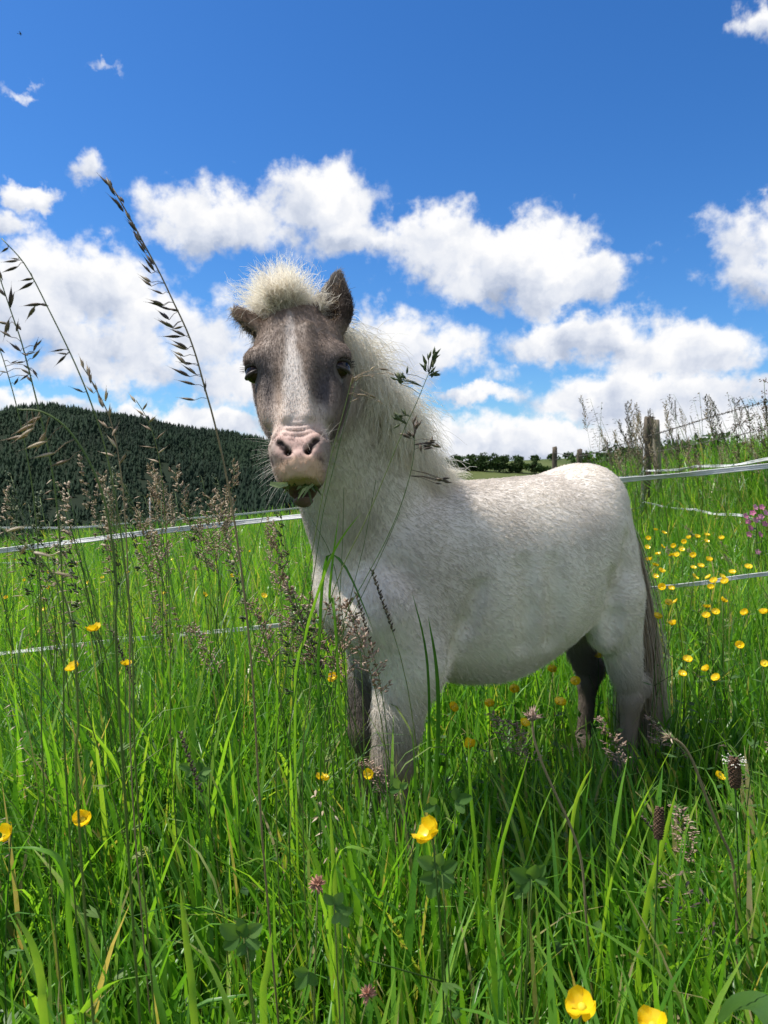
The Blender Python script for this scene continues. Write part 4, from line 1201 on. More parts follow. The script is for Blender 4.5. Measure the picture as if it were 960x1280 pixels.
# ================================================================== flowers and seeding grasses
M_STEM = plant_mat('green_stems', [(0, (.045, .10, .018)), (.6, (.085, .15, .028)), (1, (.15, .19, .05))], .5, .2, attr='object')
M_STEMB = plant_mat('ripe_stems', [(0, (.16, .14, .06)), (.5, (.24, .19, .10)), (1, (.32, .25, .15))], .55, .2, attr='object', tcol=(1.1, 1.0, .7, 1))
M_SPIKE = plant_mat('ripe_spikelets', [(0, (.24, .17, .11)), (.4, (.38, .29, .19)), (.75, (.52, .42, .29)), (1, (.66, .56, .41))], .5, .3, tcol=(1.1, 1.0, .75, 1))
M_SPIKED = plant_mat('dark_spikelets', [(0, (.075, .055, .045)), (.5, (.14, .10, .075)), (1, (.26, .21, .13))], .5, .28, tcol=(1.1, 1.0, .75, 1))
M_SPIKEG = plant_mat('green_spikelets', [(0, (.050, .075, .030)), (.6, (.10, .13, .055)), (1, (.19, .20, .10))], .5, .3)
M_PINK = plant_mat('pink_panicles', [(0, (.28, .18, .13)), (.5, (.42, .30, .23)), (1, (.56, .44, .34))], .5, .35, tcol=(1.1, .95, .9, 1))
def petal_mat():
    m, N = new_mat('buttercup_petal')
    pb = N.node('ShaderNodeBsdfPrincipled'); pb.inputs['Base Color'].default_value = (.86, .52, .005, 1)
    pb.inputs['Roughness'].default_value = .22; pb.inputs['Specular IOR Level'].default_value = .6
    tcn_ = N.node('ShaderNodeTexCoord'); n1 = N.noise(tcn_.outputs['Object'], 90, 3, .5)
    c = N.ramp(n1, [(.3, (.84, .56, .006)), (.7, (.93, .72, .025))]); N.put(pb.inputs['Base Color'], c)
    tr = N.node('ShaderNodeBsdfTranslucent'); N.put(tr.inputs[0], c)
    mx = N.node('ShaderNodeMixShader'); mx.inputs[0].default_value = .4
    m.node_tree.links.new(pb.outputs[0], mx.inputs[1]); m.node_tree.links.new(tr.outputs[0], mx.inputs[2])
    o = N.node('ShaderNodeOutputMaterial'); m.node_tree.links.new(mx.outputs[0], o.inputs[0]); return m
M_PETAL = petal_mat()
M_CENTRE = solid_mat('buttercup_centre', (.35, .33, .02), (.62, .50, .03), 400, .6)
M_CAMP = plant_mat('campion_petals', [(0, (.52, .14, .28)), (1, (.72, .34, .50))], .5, .35, attr='object', tcol=(1.1, .9, 1, 1))
M_CLOVER = plant_mat('clover_leaf', [(0, (.060, .14, .030)), (.5, (.095, .20, .045)), (1, (.16, .28, .08))], .6, .35, attr='object', spec=.2)
M_CLHEAD = solid_mat('clover_head', (.28, .13, .085), (.45, .24, .16), 120, .7)
M_PLANT = solid_mat('plantain_head', (.055, .030, .020), (.17, .10, .060), 160, .7, bump=.5)
M_ANTH = solid_mat('plantain_anthers', (.55, .52, .44), (.75, .72, .62), 90, .6)

def stem_path(base, top, sag=.0, n=10, side=0.0):
    base = np.asarray(base, float); top = np.asarray(top, float)
    u_ = np.linspace(0, 1, n)[:, None]; P = base * (1 - u_) + top * u_
    bow = np.array([side, .3 * side, 0]); return P + np.sin(u_ * math.pi) * bow

# ---- buttercups
def nth(k):
    return '%d%s' % (k, 'th' if 10 <= k % 100 <= 20 else {1: 'st', 2: 'nd', 3: 'rd'}.get(k % 10, 'th'))
def petal_mesh(r, cup, name='petal'):
    """one broad shallow petal, root at the origin, pointing along +x"""
    V = []; R_, C_ = 5, 5
    for i in range(R_):
        f = i / (R_ - 1); half = r * .74 * math.sin(math.pi * (.10 + .62 * f)) * (1 if f < .8 else 1 - .35 * (f - .8) / .2)
        for k in range(C_):
            g = k / (C_ - 1) * 2 - 1
            V.append((r * f * (1 - .10 * g * g * f), half * g, cup * r * (f ** 1.6) + .16 * r * g * g * f))
    Q = [(i * C_ + k, i * C_ + k + 1, (i + 1) * C_ + k + 1, (i + 1) * C_ + k) for i in range(R_ - 1) for k in range(C_ - 1)]
    return np.array(V), Q
def flower_me(r, cup):
    m = MB(); V0, Q0 = petal_mesh(r, cup)
    for k in range(5):
        a_ = k * 2 * math.pi / 5; c_, s__ = math.cos(a_), math.sin(a_)
        m.add(V0 @ np.array([[c_, s__, 0], [-s__, c_, 0], [0, 0, 1]]) + np.array([0, 0, .0004 * k]), Q0)
    return m.me('buttercup_flower')
def centre_me(r):
    V0, Q0 = uv_ball(r, 10, 6, (1, 1, .6)); return mesh('buttercup_centre', V0 + np.array([0, 0, r * .5]), Q0)
FL = [flower_me(.0155, c) for c in (.35, .6, .9)]; CE = centre_me(.0052)
PETALS = [mesh('buttercup_petal', *petal_mesh(.0165, c)) for c in (.5, .85)]
for f_ in FL + PETALS: f_.materials.append(M_PETAL)
CE.materials.append(M_CENTRE)
def buttercup(px, py, depth=None, h=.48, label=None, group=None, big=False, tilt=.5, scale=1.0, seed=0):
    r_ = np.random.default_rng(seed + int(px * 7 + py))
    if depth is None:
        k = (py - 590) / 900 + .1 * (px - 480) / 900 - .02
        depth = min(max((CAM_H - h) / max(k, .03), .6), 16)
    top = at(px, py, depth)
    bx, by = top[0] + r_.normal(0, .05), top[1] + r_.normal(0, .05) + .02
    base = np.array([bx, by, float(slope(bx, by))])
    if top[2] - base[2] < .1: base[2] = top[2] - .1
    m = MB(); P = stem_path(base, top, side=r_.normal(0, .02)); m.tube(P, np.linspace(.0014, .0009, 10), 5)
    mid = P[6]; d_ = np.array([r_.normal(0, .05), r_.normal(0, .05), .06]); m.tube([mid, mid + d_ * .6, mid + d_], [.0009, .0008, .0007], 4)
    m.lens(mid + d_, mid + d_ + np.array([0, 0, .007]), .003, 1.0)
    for k in range(3):
        q = P[2 + k * 2]; a_ = r_.uniform(0, 6.28); dv = np.array([math.cos(a_), math.sin(a_), .4])
        for w_ in (-.35, 0, .35):
            dd = unit(dv + w_ * np.array([-dv[1], dv[0], 0])); m.blade([q, q + dd * .016, q + dd * .034 - np.array([0, 0, .004])], [.0008, .0036, .0003], np.array([-dd[1], dd[0], 0]))
    st_ = m.build('buttercup', M_STEM, None, origin=base, label=label, cat='flower', group=group); st_.location = base.tolist()
    tv = Vector((r_.normal(0, .5) - .15, -tilt + r_.normal(0, .45), 1.0)).normalized()
    rot = tv.to_track_quat('Z', 'Y').to_euler()
    if big:
        hd = obj('flower', CE, st_); hd.location = (top - base).tolist(); hd.rotation_euler = rot; hd.scale = (scale,) * 3
        for k in range(5):
            po = obj('petal', PETALS[0 if k % 2 else 1], hd); po.rotation_euler = (r_.normal(0, .08), r_.normal(0, .10), k * 2 * math.pi / 5 + r_.normal(0, .08)); po.location = (0, 0, .0004 * k)
    else:
        fo = obj('flower', FL[r_.integers(0, 3)], st_); fo.location = (top - base).tolist(); fo.rotation_euler = rot; s_ = scale * r_.uniform(.85, 1.1); fo.scale = (s_, s_, s_)
        co = obj('flower_centre', CE, fo)
    return st_
for (px, py, d_, sc_, lab) in [
        (541, 1046, .74, .95, 'big yellow buttercup above dark clover leaves in the foreground'),
        (728, 1260, .62, .80, 'yellow buttercup at the bottom edge, right of the middle'),
        (816, 1284, .62, .78, 'yellow buttercup cut off by the bottom edge'),
        (118, 789, 1.25, .75, 'yellow buttercup standing highest at the left, below the lower tape'),
        (92, 837, 1.20, .75, 'yellow buttercup leftmost of the left trio'),
        (157, 832, 1.35, .62, 'small yellow buttercup, right of the left trio'),
        (14, 1041, .95, .78, 'yellow buttercup at the left edge of the foreground'),
        (104, 1025, 1.0, .78, 'opened flat buttercup in the left foreground grass'),
        (462, 969, 1.25, .6, 'small buttercup in the grass before the forelegs'),
        (403, 975, 1.25, .70, 'small half shut buttercup left of the forelegs'),
        (418, 849, 1.45, .70, 'small buttercup beside the far foreleg'),
        (587, 931, 1.55, .75, 'small buttercup under the belly in the grass'),
        (897, 971, 1.45, .65, 'buttercup beside the white-flecked plantain head')]:
    buttercup(px, py, d_, label=lab, big=True, scale=sc_, group='buttercups in the foreground')
RB = [(112,133),(172,155),(62,198),(52,258),(160,254),(133,310),(65,355),(110,390),(322,223),(356,193),(415,187),(487,172),(483,217),(593,193),(248,253),(302,273),(232,317),(268,312),(390,323),(500,355),(388,407),(440,398),(152,437),(113,470),(396,475),(500,476),(540,507),(597,473),(672,440),(620,510),(163,555),(225,560),(205,662),(260,655),(124,772),(243,821),(485,697),(550,733),(600,650),(770,740),(900,740),(905,1105),(345,1080),(490,1150),(560,1212),(305,1185),(515,555),(788,402),(724,978),(482,760)]
def in_rows(P, n):
    P = sorted(P, key=lambda p: p[1]); k = -(-len(P) // n); out = []
    for r_ in range(n):
        for c_, p in enumerate(sorted(P[r_ * k:(r_ + 1) * k])): out.append((p, r_ + 1, c_ + 1))
    return out
for i, ((zx, zy), rw, cn) in enumerate(in_rows(RB, 7)):
    buttercup(800 + zx / 5.82, 640 + zy / 5.82, None, .50, 'buttercup behind the tail, %s row from the top, %s from the left' % (nth(rw), nth(cn)), 'buttercups behind the tail', seed=i, scale=np.interp(zy, [100, 450, 700, 1200], [.85, .80, .66, .52]))
for i, ((px, py), rw, cn) in enumerate(in_rows([(30, 726), (62, 735), (110, 728), (55, 762), (75, 690), (18, 700), (128, 722), (160, 716), (205, 742), (40, 690), (312, 690), (345, 665), (255, 745), (96, 705), (8, 748), (140, 690), (215, 700), (290, 720), (330, 745), (60, 715)], 4)):
    buttercup(px, py, None, .46, 'tiny buttercup left of the pony, %s row from the top, %s from the left' % (nth(rw), nth(cn)), 'buttercups left of the pony', seed=200 + i, scale=.9)
for i, ((px, py), rw, cn) in enumerate(in_rows([(643, 862), (690, 838), (720, 852), (565, 885), (612, 880), (655, 905), (748, 820), (700, 880)], 1)):
    buttercup(px, py, None, .36, 'small buttercup in the grass under the belly, %s from the left' % nth(cn), 'buttercups under the belly', seed=300 + i, scale=.85)

# ---- seeding grasses: templates (root at the origin, about one metre tall)
def panicle(kind, seed):
    """spikelets of a seed head: list builder along a leaning stem"""
    r_ = np.random.default_rng(seed); S = MB(); Hd = MB()
    lean = r_.uniform(.06, .22); H = 1.0
    P = spline([(0, 0, 0), (-.02, 0, .35), (-lean * .45, .01, .7), (-lean, .02, .97)], 12); S.tube(P, np.linspace(.0017, .0007, 12), 5)
    if kind == 'fog':          # soft branched panicle
        for i in range(34):
            f = .76 + .24 * i / 33; q = np.array([np.interp(f * .97, P[:, 2], P[:, k]) for k in range(3)])
            L = .045 * (1.12 - f) / .40 + .006; a_ = r_.uniform(0, 6.28)
            dv = unit(np.array([math.cos(a_) * .75 - .25, math.sin(a_) * .75, .75])); e = q + dv * L
            S.tube([q, e], [.0005, .0004], 3, False)
            for k in range(3 + int(L > .02) * 2):
                c = q + dv * L * (1 - .20 * k) + r_.normal(0, .0022, 3); Hd.lens(c, c + unit(dv + r_.normal(0, .4, 3)) * .0125, .0034, .7, 4, (.1, 1, .7, .1), a=r_.random())
    elif kind == 'cock':       # dense one-sided clumps
        for i, (f, L, n_) in enumerate(((.80, .055, 10), (.86, .035, 10), (.90, .018, 9), (.94, .008, 10), (.97, .0, 8), (1.0, 0, 7))):
            q = np.array([np.interp(f * .97, P[:, 2], P[:, k]) for k in range(3)]); dv = unit(np.array([-.8, r_.normal(0, .5), .75])); e = q + dv * L
            S.tube([q, e], [.0008, .0006], 3, False)
            for k in range(n_):
                c = e + dv * r_.uniform(-.002, .016) + r_.normal(0, .0035, 3); Hd.lens(c, c + unit(dv + r_.normal(0, .35, 3)) * .012, .0036, .6, 4, (.1, 1, .8, .08), a=r_.random())
    elif kind == 'brome':      # drooping long spikelets
        for i in range(15):
            f = .66 + .34 * i / 14; q = np.array([np.interp(f * .97, P[:, 2], P[:, k]) for k in range(3)])
            L = .05 * (1.1 - f) / .44 + .004; dv = unit(np.array([-.8 + r_.normal(0, .3), r_.normal(0, .5), .35])); e = q + dv * L - np.array([0, 0, L * .3])
            S.tube([q, (q + e) / 2 + np.array([0, 0, .004]), e], [.0005, .0004, .0004], 3, False)
            d2 = unit(np.array([dv[0], dv[1], -.35 + r_.normal(0, .3)])); Hd.lens(e, e + d2 * r_.uniform(.017, .026), .0034, .5, 4, (.15, 1, .8, .45, .05), a=r_.random())
    else:                      # narrow spike
        for i in range(34):
            f = .84 + .16 * i / 33; q = np.array([np.interp(f * .97, P[:, 2], P[:, k]) for k in range(3)]); a_ = i * 2.4
            dv = unit(np.array([math.cos(a_) * .6, math.sin(a_) * .6, 1.0])); Hd.lens(q, q + dv * .0115, .0032, .7, 4, (.2, 1, .7, .05), a=r_.random())
    # a leaf or two on the stem
    for f in (.28, .5):
        q = np.array([np.interp(f, P[:, 2], P[:, k]) for k in range(3)]); a_ = r_.uniform(0, 6.28); dv = np.array([math.cos(a_), math.sin(a_), 0])
        S.blade([q, q + dv * .03 + np.array([0, 0, .06]), q + dv * .08 + np.array([0, 0, .10]), q + dv * .15 + np.array([0, 0, .10])], [.0016, .0026, .0022, .0003], np.array([-dv[1], dv[0], 0]))
    return S.me('stalk_stem'), Hd.me('seed_head', attr='tint')
TMPL = {}
for kind in ('fog', 'cock', 'brome', 'spike'):
    TMPL[kind] = [panicle(kind, 500 + 10 * k) for k in range(4)]
def mat_copy(me, mat):
    m2 = me.copy(); m2.materials.clear(); m2.materials.append(mat); return m2
HEADM = {('fog', 0): M_PINK, ('fog', 1): M_SPIKE, ('fog', 2): M_SPIKED, ('cock', 0): M_SPIKE, ('cock', 1): M_SPIKEG, ('brome', 0): M_SPIKE, ('brome', 1): M_SPIKED, ('spike', 0): M_SPIKED, ('spike', 1): M_SPIKE}
LIB = {}
for (kd, v_), mt in HEADM.items():
    LIB[(kd, v_)] = [(mat_copy(a_, M_STEM), mat_copy(b_, mt)) for a_, b_ in TMPL[kd]]
NAME = {'fog': 'flowering_grass', 'cock': 'cocksfoot_grass', 'brome': 'brome_grass', 'spike': 'foxtail_grass'}
def stalk(px, py_top, depth, kd, v_, label, group, lean=None, seed=0):
    r_ = np.random.default_rng(seed * 13 + int(px * 3 + py_top)); me_s, me_h = LIB[(kd, v_)][r_.integers(0, 4)]
    top = at(px, py_top, depth); bx = top[0] + (.10 if lean is None else lean) * r_.uniform(.4, 1.4); by = depth + r_.normal(0, .05)
    z0 = float(slope(bx, by)); L = max(.3, top[2] - z0)
    o = obj(NAME[kd], me_s, None, label, 'grass', group, 'thing'); o.location = (bx, by, z0 - .01); k_ = (.6 + .4 * L) * (1.0 if depth < 4 else (.95 if kd == 'fog' else 1.6)); o.scale = (k_, k_, L)
    o.rotation_euler = (r_.normal(0, .05), r_.normal(0, .05), r_.normal(0, .7))
    obj('seed_head', me_h, o, kind='stuff')
r9 = np.random.default_rng(99)
def crowd(n, x0, x1, y0, y1, d0_, d1_, kinds, label, group, lean=None):
    xs_ = np.sort(r9.uniform(x0, x1, n))
    for i in range(n):
        kd, v_ = kinds[r9.integers(0, len(kinds))]
        stalk(xs_[i], y0 + (y1 - y0) * r9.random(), r9.uniform(d0_, d1_), kd, v_, label + ', ' + nth(i + 1) + ' from the left', group, lean, seed=i)
crowd(40, 95, 335, 560, 650, 1.9, 3.6, [('fog', 1), ('fog', 1), ('cock', 1), ('cock', 0), ('brome', 0)], 'branched seeding grass stalk in the thicket before the wooded hill', 'seeding grasses before the hill')
crowd(34, -40, 130, 560, 690, 1.3, 3.0, [('cock', 0), ('brome', 0), ('cock', 1)], 'pale seeding grass stalk at the left edge before the wooded hill', 'seeding grasses at the left edge')
crowd(14, 0, 420, 640, 780, 1.4, 2.9, [('fog', 0), ('cock', 0), ('spike', 0), ('fog', 0), ('brome', 0)], 'pinkish seeding grass stalk in the meadow left of the pony', 'seeding grasses left of the pony')
crowd(14, 330, 470, 680, 780, 1.25, 1.55, [('fog', 0), ('cock', 1), ('spike', 0)], 'seeding grass stalk in front of the chest', 'seeding grasses before the chest')
crowd(6, 40, 470, 820, 990, 1.0, 1.5, [('fog', 0), ('brome', 0), ('spike', 0)], 'short seeding grass stalk in the left foreground sward', 'seeding grasses in the foreground')
crowd(4, 640, 770, 835, 930, 1.3, 1.7, [('fog', 0)], 'pinkish seeding grass stalk before the hind legs', 'seeding grasses before the hind legs')
crowd(8, 780, 960, 930, 1110, 1.0, 1.5, [('fog', 0), ('brome', 1), ('spike', 0)], 'seeding grass stalk in the right foreground', 'seeding grasses at the right')
crowd(150, 735, 1010, 482, 565, 5.5, 10.5, [('fog', 2), ('brome', 1), ('spike', 0), ('brome', 1), ('fog', 1)], 'tall seeding grass stalk against the sky on the right bank', 'tall grasses on the right bank', .15)
crowd(50, 740, 1000, 540, 600, 6.5, 11.0, [('fog', 0), ('spike', 0), ('fog', 1)], 'seeding grass stalk on the slope of the right bank', 'grasses on the bank slope', .1)
crowd(10, 830, 960, 600, 720, 4.0, 6.0, [('brome', 0), ('fog', 0)], 'loose seeding grass stalk beside the side fence', 'grasses by the side fence', .1)

# ---- single stalks that stand out against the sky and the pony
def path3(pts, depth, root=None):
    P = [at(px, py, depth if np.isscalar(depth) else depth[i]) for i, (px, py) in enumerate(pts)]
    last = P[-1]; prev = P[-2]; dv = last - prev
    bx, by = last[0] + dv[0] * .9 + .02, last[1] + .03
    P.append(np.array([bx, by, float(slope(bx, by))])); return np.array(P)
def hero(name, pts, depth, label, r0, spik, mat_s, mat_h, cat='grass', fat=.15, awn=1.0):
    """stem through photo pixels at a given distance with single spikelets: (px, py, dx, dy, len)"""
    P = path3(pts, depth); base = P[-1]
    C = spline(P[::-1], 40); m = MB(); m.tube(C, np.linspace(r0 * .9, r0 * .5, 40), 6)
    st_ = m.build(name, mat_s, None, origin=base, label=label, cat=cat, kind='thing'); st_.location = base.tolist()
    r_ = np.random.default_rng(int(pts[0][0] * 3 + pts[0][1]))
    dd = depth if np.isscalar(depth) else depth[0]
    for i, (px, py, dx, dy, L) in enumerate(spik):
        a_ = at(px, py, dd) + np.array([0, r_.normal(0, .006), 0]); dirp = at(px + dx, py + dy, dd) - at(px, py, dd); dirp = unit(dirp + np.array([0, r_.normal(0, .25) * np.linalg.norm(dirp), 0]))
        Lm_ = L / FPX * dd; k = np.argmin(np.linalg.norm(C - a_, axis=1)); s_ = MB()
        if np.linalg.norm(C[k] - a_) > .002: s_.tube([C[k], (C[k] + a_) / 2 + np.array([0, 0, .002]), a_], .00035, 4, False, a=.3)
        rr = max(.0014, Lm_ * fat)
        s_.lens(a_, a_ + dirp * Lm_, rr, .55, 6, (.2, .85, 1, .75, .35, .04), a=r_.random())
        s_.lens(a_ + dirp * Lm_ * .08, a_ + dirp * Lm_ * .72 + np.array([.12, .1, .06]) * Lm_, rr * .8, .5, 5, (.2, .9, .8, .3, .03), a=r_.random())
        if awn: s_.tube([a_ + dirp * Lm_ * .9, a_ + dirp * Lm_ * 1.2], [.0002, .0001], 3, False, a=.5)
        s_.build('spikelet', mat_h, st_, origin=base, attr='tint')
    return st_
BR = []
axis = [(141, 235), (160, 268), (180, 305), (200, 342), (217, 378), (233, 412), (245, 445), (256, 485), (268, 528)]
C_ = spline([(a_, b_, 0) for a_, b_ in axis], 60); r7 = np.random.default_rng(5)
for i in range(34):
    f = i / 33; q = C_[int(f * 52)]; near = 1 - f
    if f < .45: BR.append((q[0] - 2 + r7.normal(0, 2), q[1] - 2, -8 - 8 * r7.random(), -15, 16 + 6 * r7.random()))
    else: BR.append((q[0] - 6 - 12 * r7.random(), q[1] - 4 + r7.normal(0, 6), -16, -6 + r7.normal(0, 5), 17 + 6 * r7.random()))
BR += [(222, 388, -20, -6, 20), (232, 436, -22, -8, 24), (240, 472, -26, -12, 26), (243, 500, -24, -4, 22), (258, 490, 3, -16, 14), (228, 408, -10, 2, 16)]
hero('brome_grass', axis + [(284, 600), (300, 700), (316, 850), (328, 1050)], .90, 'tall dark seeding grass stalk leaning left against the clouds', .0016, BR, M_STEMB, M_SPIKED)
hero('brome_grass', [(2, 298), (32, 332), (64, 393), (94, 455), (116, 510), (134, 570), (150, 660), (165, 800), (172, 1000)], .80,
     'arching grass stalk with drooping spikelets near the left edge', .0012,
     [(26, 328, -16, 2, 18), (24, 334, -18, 8, 20), (20, 322, -12, -2, 12), (38, 346, -16, 2, 18), (36, 350, -20, 10, 22), (8, 308, -10, 4, 14), (52, 380, -22, 2, 24), (48, 385, -12, 16, 20), (60, 382, -18, -3, 16), (84, 438, -14, 4, 16), (82, 444, -12, 12, 18), (78, 440, -18, -2, 16), (110, 492, -14, -6, 16)], M_STEM, M_SPIKED)
hero('brome_grass', [(-2, 342), (14, 390), (26, 425), (36, 462), (48, 510), (60, 560), (72, 640), (80, 780), (84, 1000)], .82,
     'dark grass stalk with a dense drooping head at the left edge', .0012,
     [(4, 350, -6, -12, 18), (10, 372, -10, -10, 20), (14, 385, 2, -18, 26), (12, 400, -6, 20, 24), (20, 410, -12, -10, 18), (24, 425, -14, -8, 18), (22, 415, 4, -16, 14), (10, 405, -16, -4, 22), (28, 440, -16, -12, 20), (30, 452, -12, 2, 14), (38, 430, 8, -8, 12), (44, 440, 6, -16, 16), (40, 446, -16, -6, 16), (46, 450, 10, -12, 16), (42, 462, 8, 12, 14), (36, 468, -12, 10, 14), (36, 444, 12, -4, 12)], M_STEM, M_SPIKED)
hero('brome_grass', [(-4, 425), (8, 462), (20, 505), (32, 560), (44, 640), (52, 780), (56, 1000)], .85, 'thin grass stalk low at the left edge of the sky', .0010,
     [(2, 440, -8, -8, 14), (6, 452, 8, -4, 10), (10, 466, -10, -2, 12), (0, 470, -10, 4, 14), (14, 480, 8, -10, 12), (26, 455, 8, 6, 14), (30, 462, 12, 8, 16), (34, 470, 10, 10, 14)], M_STEM, M_SPIKED)
hero('foxtail_grass', [(101, 455), (112, 472), (124, 494), (138, 525), (148, 570), (156, 640), (162, 780), (166, 1000)], .95, 'narrow tan seed head rising before the hill top', .0012,
     [(104, 460, -3, -8, 16), (110, 470, -3, -10, 18), (116, 480, -2, -12, 18), (121, 490, -6, -12, 18), (126, 500, 2, -12, 18), (131, 510, -6, -12, 20), (136, 522, 2, -12, 18), (118, 492, -8, -8, 14), (134, 535, -10, -8, 18), (142, 545, 4, -12, 18), (146, 560, -8, -12, 20), (140, 570, -14, -4, 20), (150, 580, 8, -12, 18)], M_STEMB, M_SPIKE)
hero('brome_grass', [(22, 512), (50, 514), (78, 530), (102, 560), (122, 600), (136, 650), (146, 740), (150, 900)], .62, 'thick pale green stalk bowing over at the left edge', .0014,
     [(44, 520, -20, 8, 26), (40, 530, -22, 10, 28), (46, 536, -16, 14, 26), (36, 545, -24, 4, 30), (52, 540, -12, 20, 26), (60, 552, -22, 8, 30), (70, 566, -24, 6, 28), (88, 575, -22, 8, 26)], M_STEM, M_SPIKE)
hero('brome_grass', [(170, 500), (182, 520), (192, 545), (200, 580), (206, 640), (212, 760), (216, 980)], 1.2, 'grass stalk with a loose ripe head over the hill flank', .0011,
     [(172, 504, -6, -8, 14), (178, 512, 6, -8, 12), (182, 520, -8, -6, 14), (186, 528, 8, -6, 14), (188, 538, -10, -6, 16), (194, 548, 8, -8, 14), (192, 560, -12, -2, 14), (200, 566, 10, -8, 14), (198, 578, -12, -4, 16)], M_STEM, M_SPIKE)
hero('brome_grass', [(-6, 655), (30, 680), (58, 708), (80, 745), (92, 800), (98, 900), (102, 1080)], .50, 'blurred brown stem arching in at the left edge', .0011, [(10, 664, 14, -4, 26), (40, 690, 16, 4, 26), (66, 716, 18, 6, 24), (28, 682, -10, 12, 22)], M_STEM, M_SPIKE)
def clump(cx, cy, n, w, h_, seed, up=(0, -1)):
    r_ = np.random.default_rng(seed); return [(cx + r_.normal(0, w), cy + r_.normal(0, h_), up[0] * 8 + r_.normal(0, 3.5), up[1] * 8 + r_.normal(0, 2.5), 9 + 3 * r_.random()) for _ in range(n)]
hero('cocksfoot_grass', [(536, 466), (520, 505), (500, 548), (478, 602), (455, 655), (430, 705), (405, 775), (388, 860), (378, 990)], 1.02, 'dark cocksfoot stalk slanting up before the mane to the clouds', .0011,
     clump(541, 450, 16, 3.0, 5.0, 1, (.5, -1)) + clump(537, 468, 8, 3.5, 2.0, 2, (.9, -.1)) + clump(532, 458, 6, 2, 3, 3, (-.4, -.8)) + clump(501, 475, 11, 3.2, 3.2, 4, (-.4, -.7)) + clump(503, 525, 12, 4, 4, 5, (-.5, -.6)), M_STEM, M_SPIKEG, fat=.27, awn=0)
hero('cocksfoot_grass', [(518, 545), (517, 570), (511, 600), (498, 640), (480, 680), (456, 725), (430, 775), (412, 860), (400, 990)], 1.04, 'cocksfoot stalk with dark clumps beside the mane, the lower of two', .0010,
     clump(519, 533, 8, 2.4, 3.0, 11, (.3, -1)) + clump(512, 546, 8, 3.2, 2.5, 12, (-.6, -.5)) + clump(527, 557, 9, 5, 2.2, 13, (.9, .1)) + clump(536, 556, 5, 3, 2, 14, (.9, .1)) + clump(549, 601, 8, 4, 1.8, 15, (.9, .05)), M_STEM, M_SPIKED, fat=.25, awn=0)
hero('brome_grass', [(440, 474), (428, 520), (414, 570), (402, 625), (390, 690), (374, 760), (356, 850), (345, 980)], 1.0, 'fresh green grass stalk crossing the muzzle with pale spikelets', .0011,
     [(440, 480, 2, -14, 12), (444, 476, 8, -6, 10), (446, 492, 16, 2, 16), (462, 494, 12, 6, 12), (470, 500, 10, 6, 12), (448, 498, -8, 3, 10), (462, 462, 8, -6, 10), (474, 462, 14, 2, 14), (486, 466, 10, 6, 10), (468, 470, -8, 4, 8)], M_STEM, M_SPIKE)
hero('brome_grass', [(445, 478), (432, 525), (418, 580), (404, 640), (395, 700), (384, 770), (370, 860), (360, 980)], 1.03, 'second fresh green stalk crossing the muzzle, close beside the first', .0010, [], M_STEM, M_SPIKE)
for i, (pts, dp, lab) in enumerate([
        ([(330, 640), (316, 690), (300, 745), (285, 810), (270, 890), (262, 1000)], 1.25, 'dark bare grass stem left of the chest'),
        ([(375, 655), (352, 720), (330, 790), (310, 860), (298, 980)], 1.22, 'bare green stem slanting from the chest edge'),
        ([(470, 600), (455, 680), (440, 740), (425, 810), (415, 900), (408, 1010)], 1.30, 'straight dark stem before the neck'),
        ([(430, 610), (428, 680), (424, 760), (420, 850), (418, 1000)], 1.28, 'upright green stem under the jaw'),
        ([(500, 640), (478, 690), (450, 750), (420, 810), (395, 880), (375, 990)], 1.26, 'long stem slanting across the shoulder'),
        ([(390, 650), (412, 690), (424, 740), (430, 800), (432, 900), (433, 1010)], 1.27, 'stem leaning right across the chest')]):
    hero('bare_grass_stalk', pts, dp, lab, .0011, [], M_STEM, M_SPIKE)
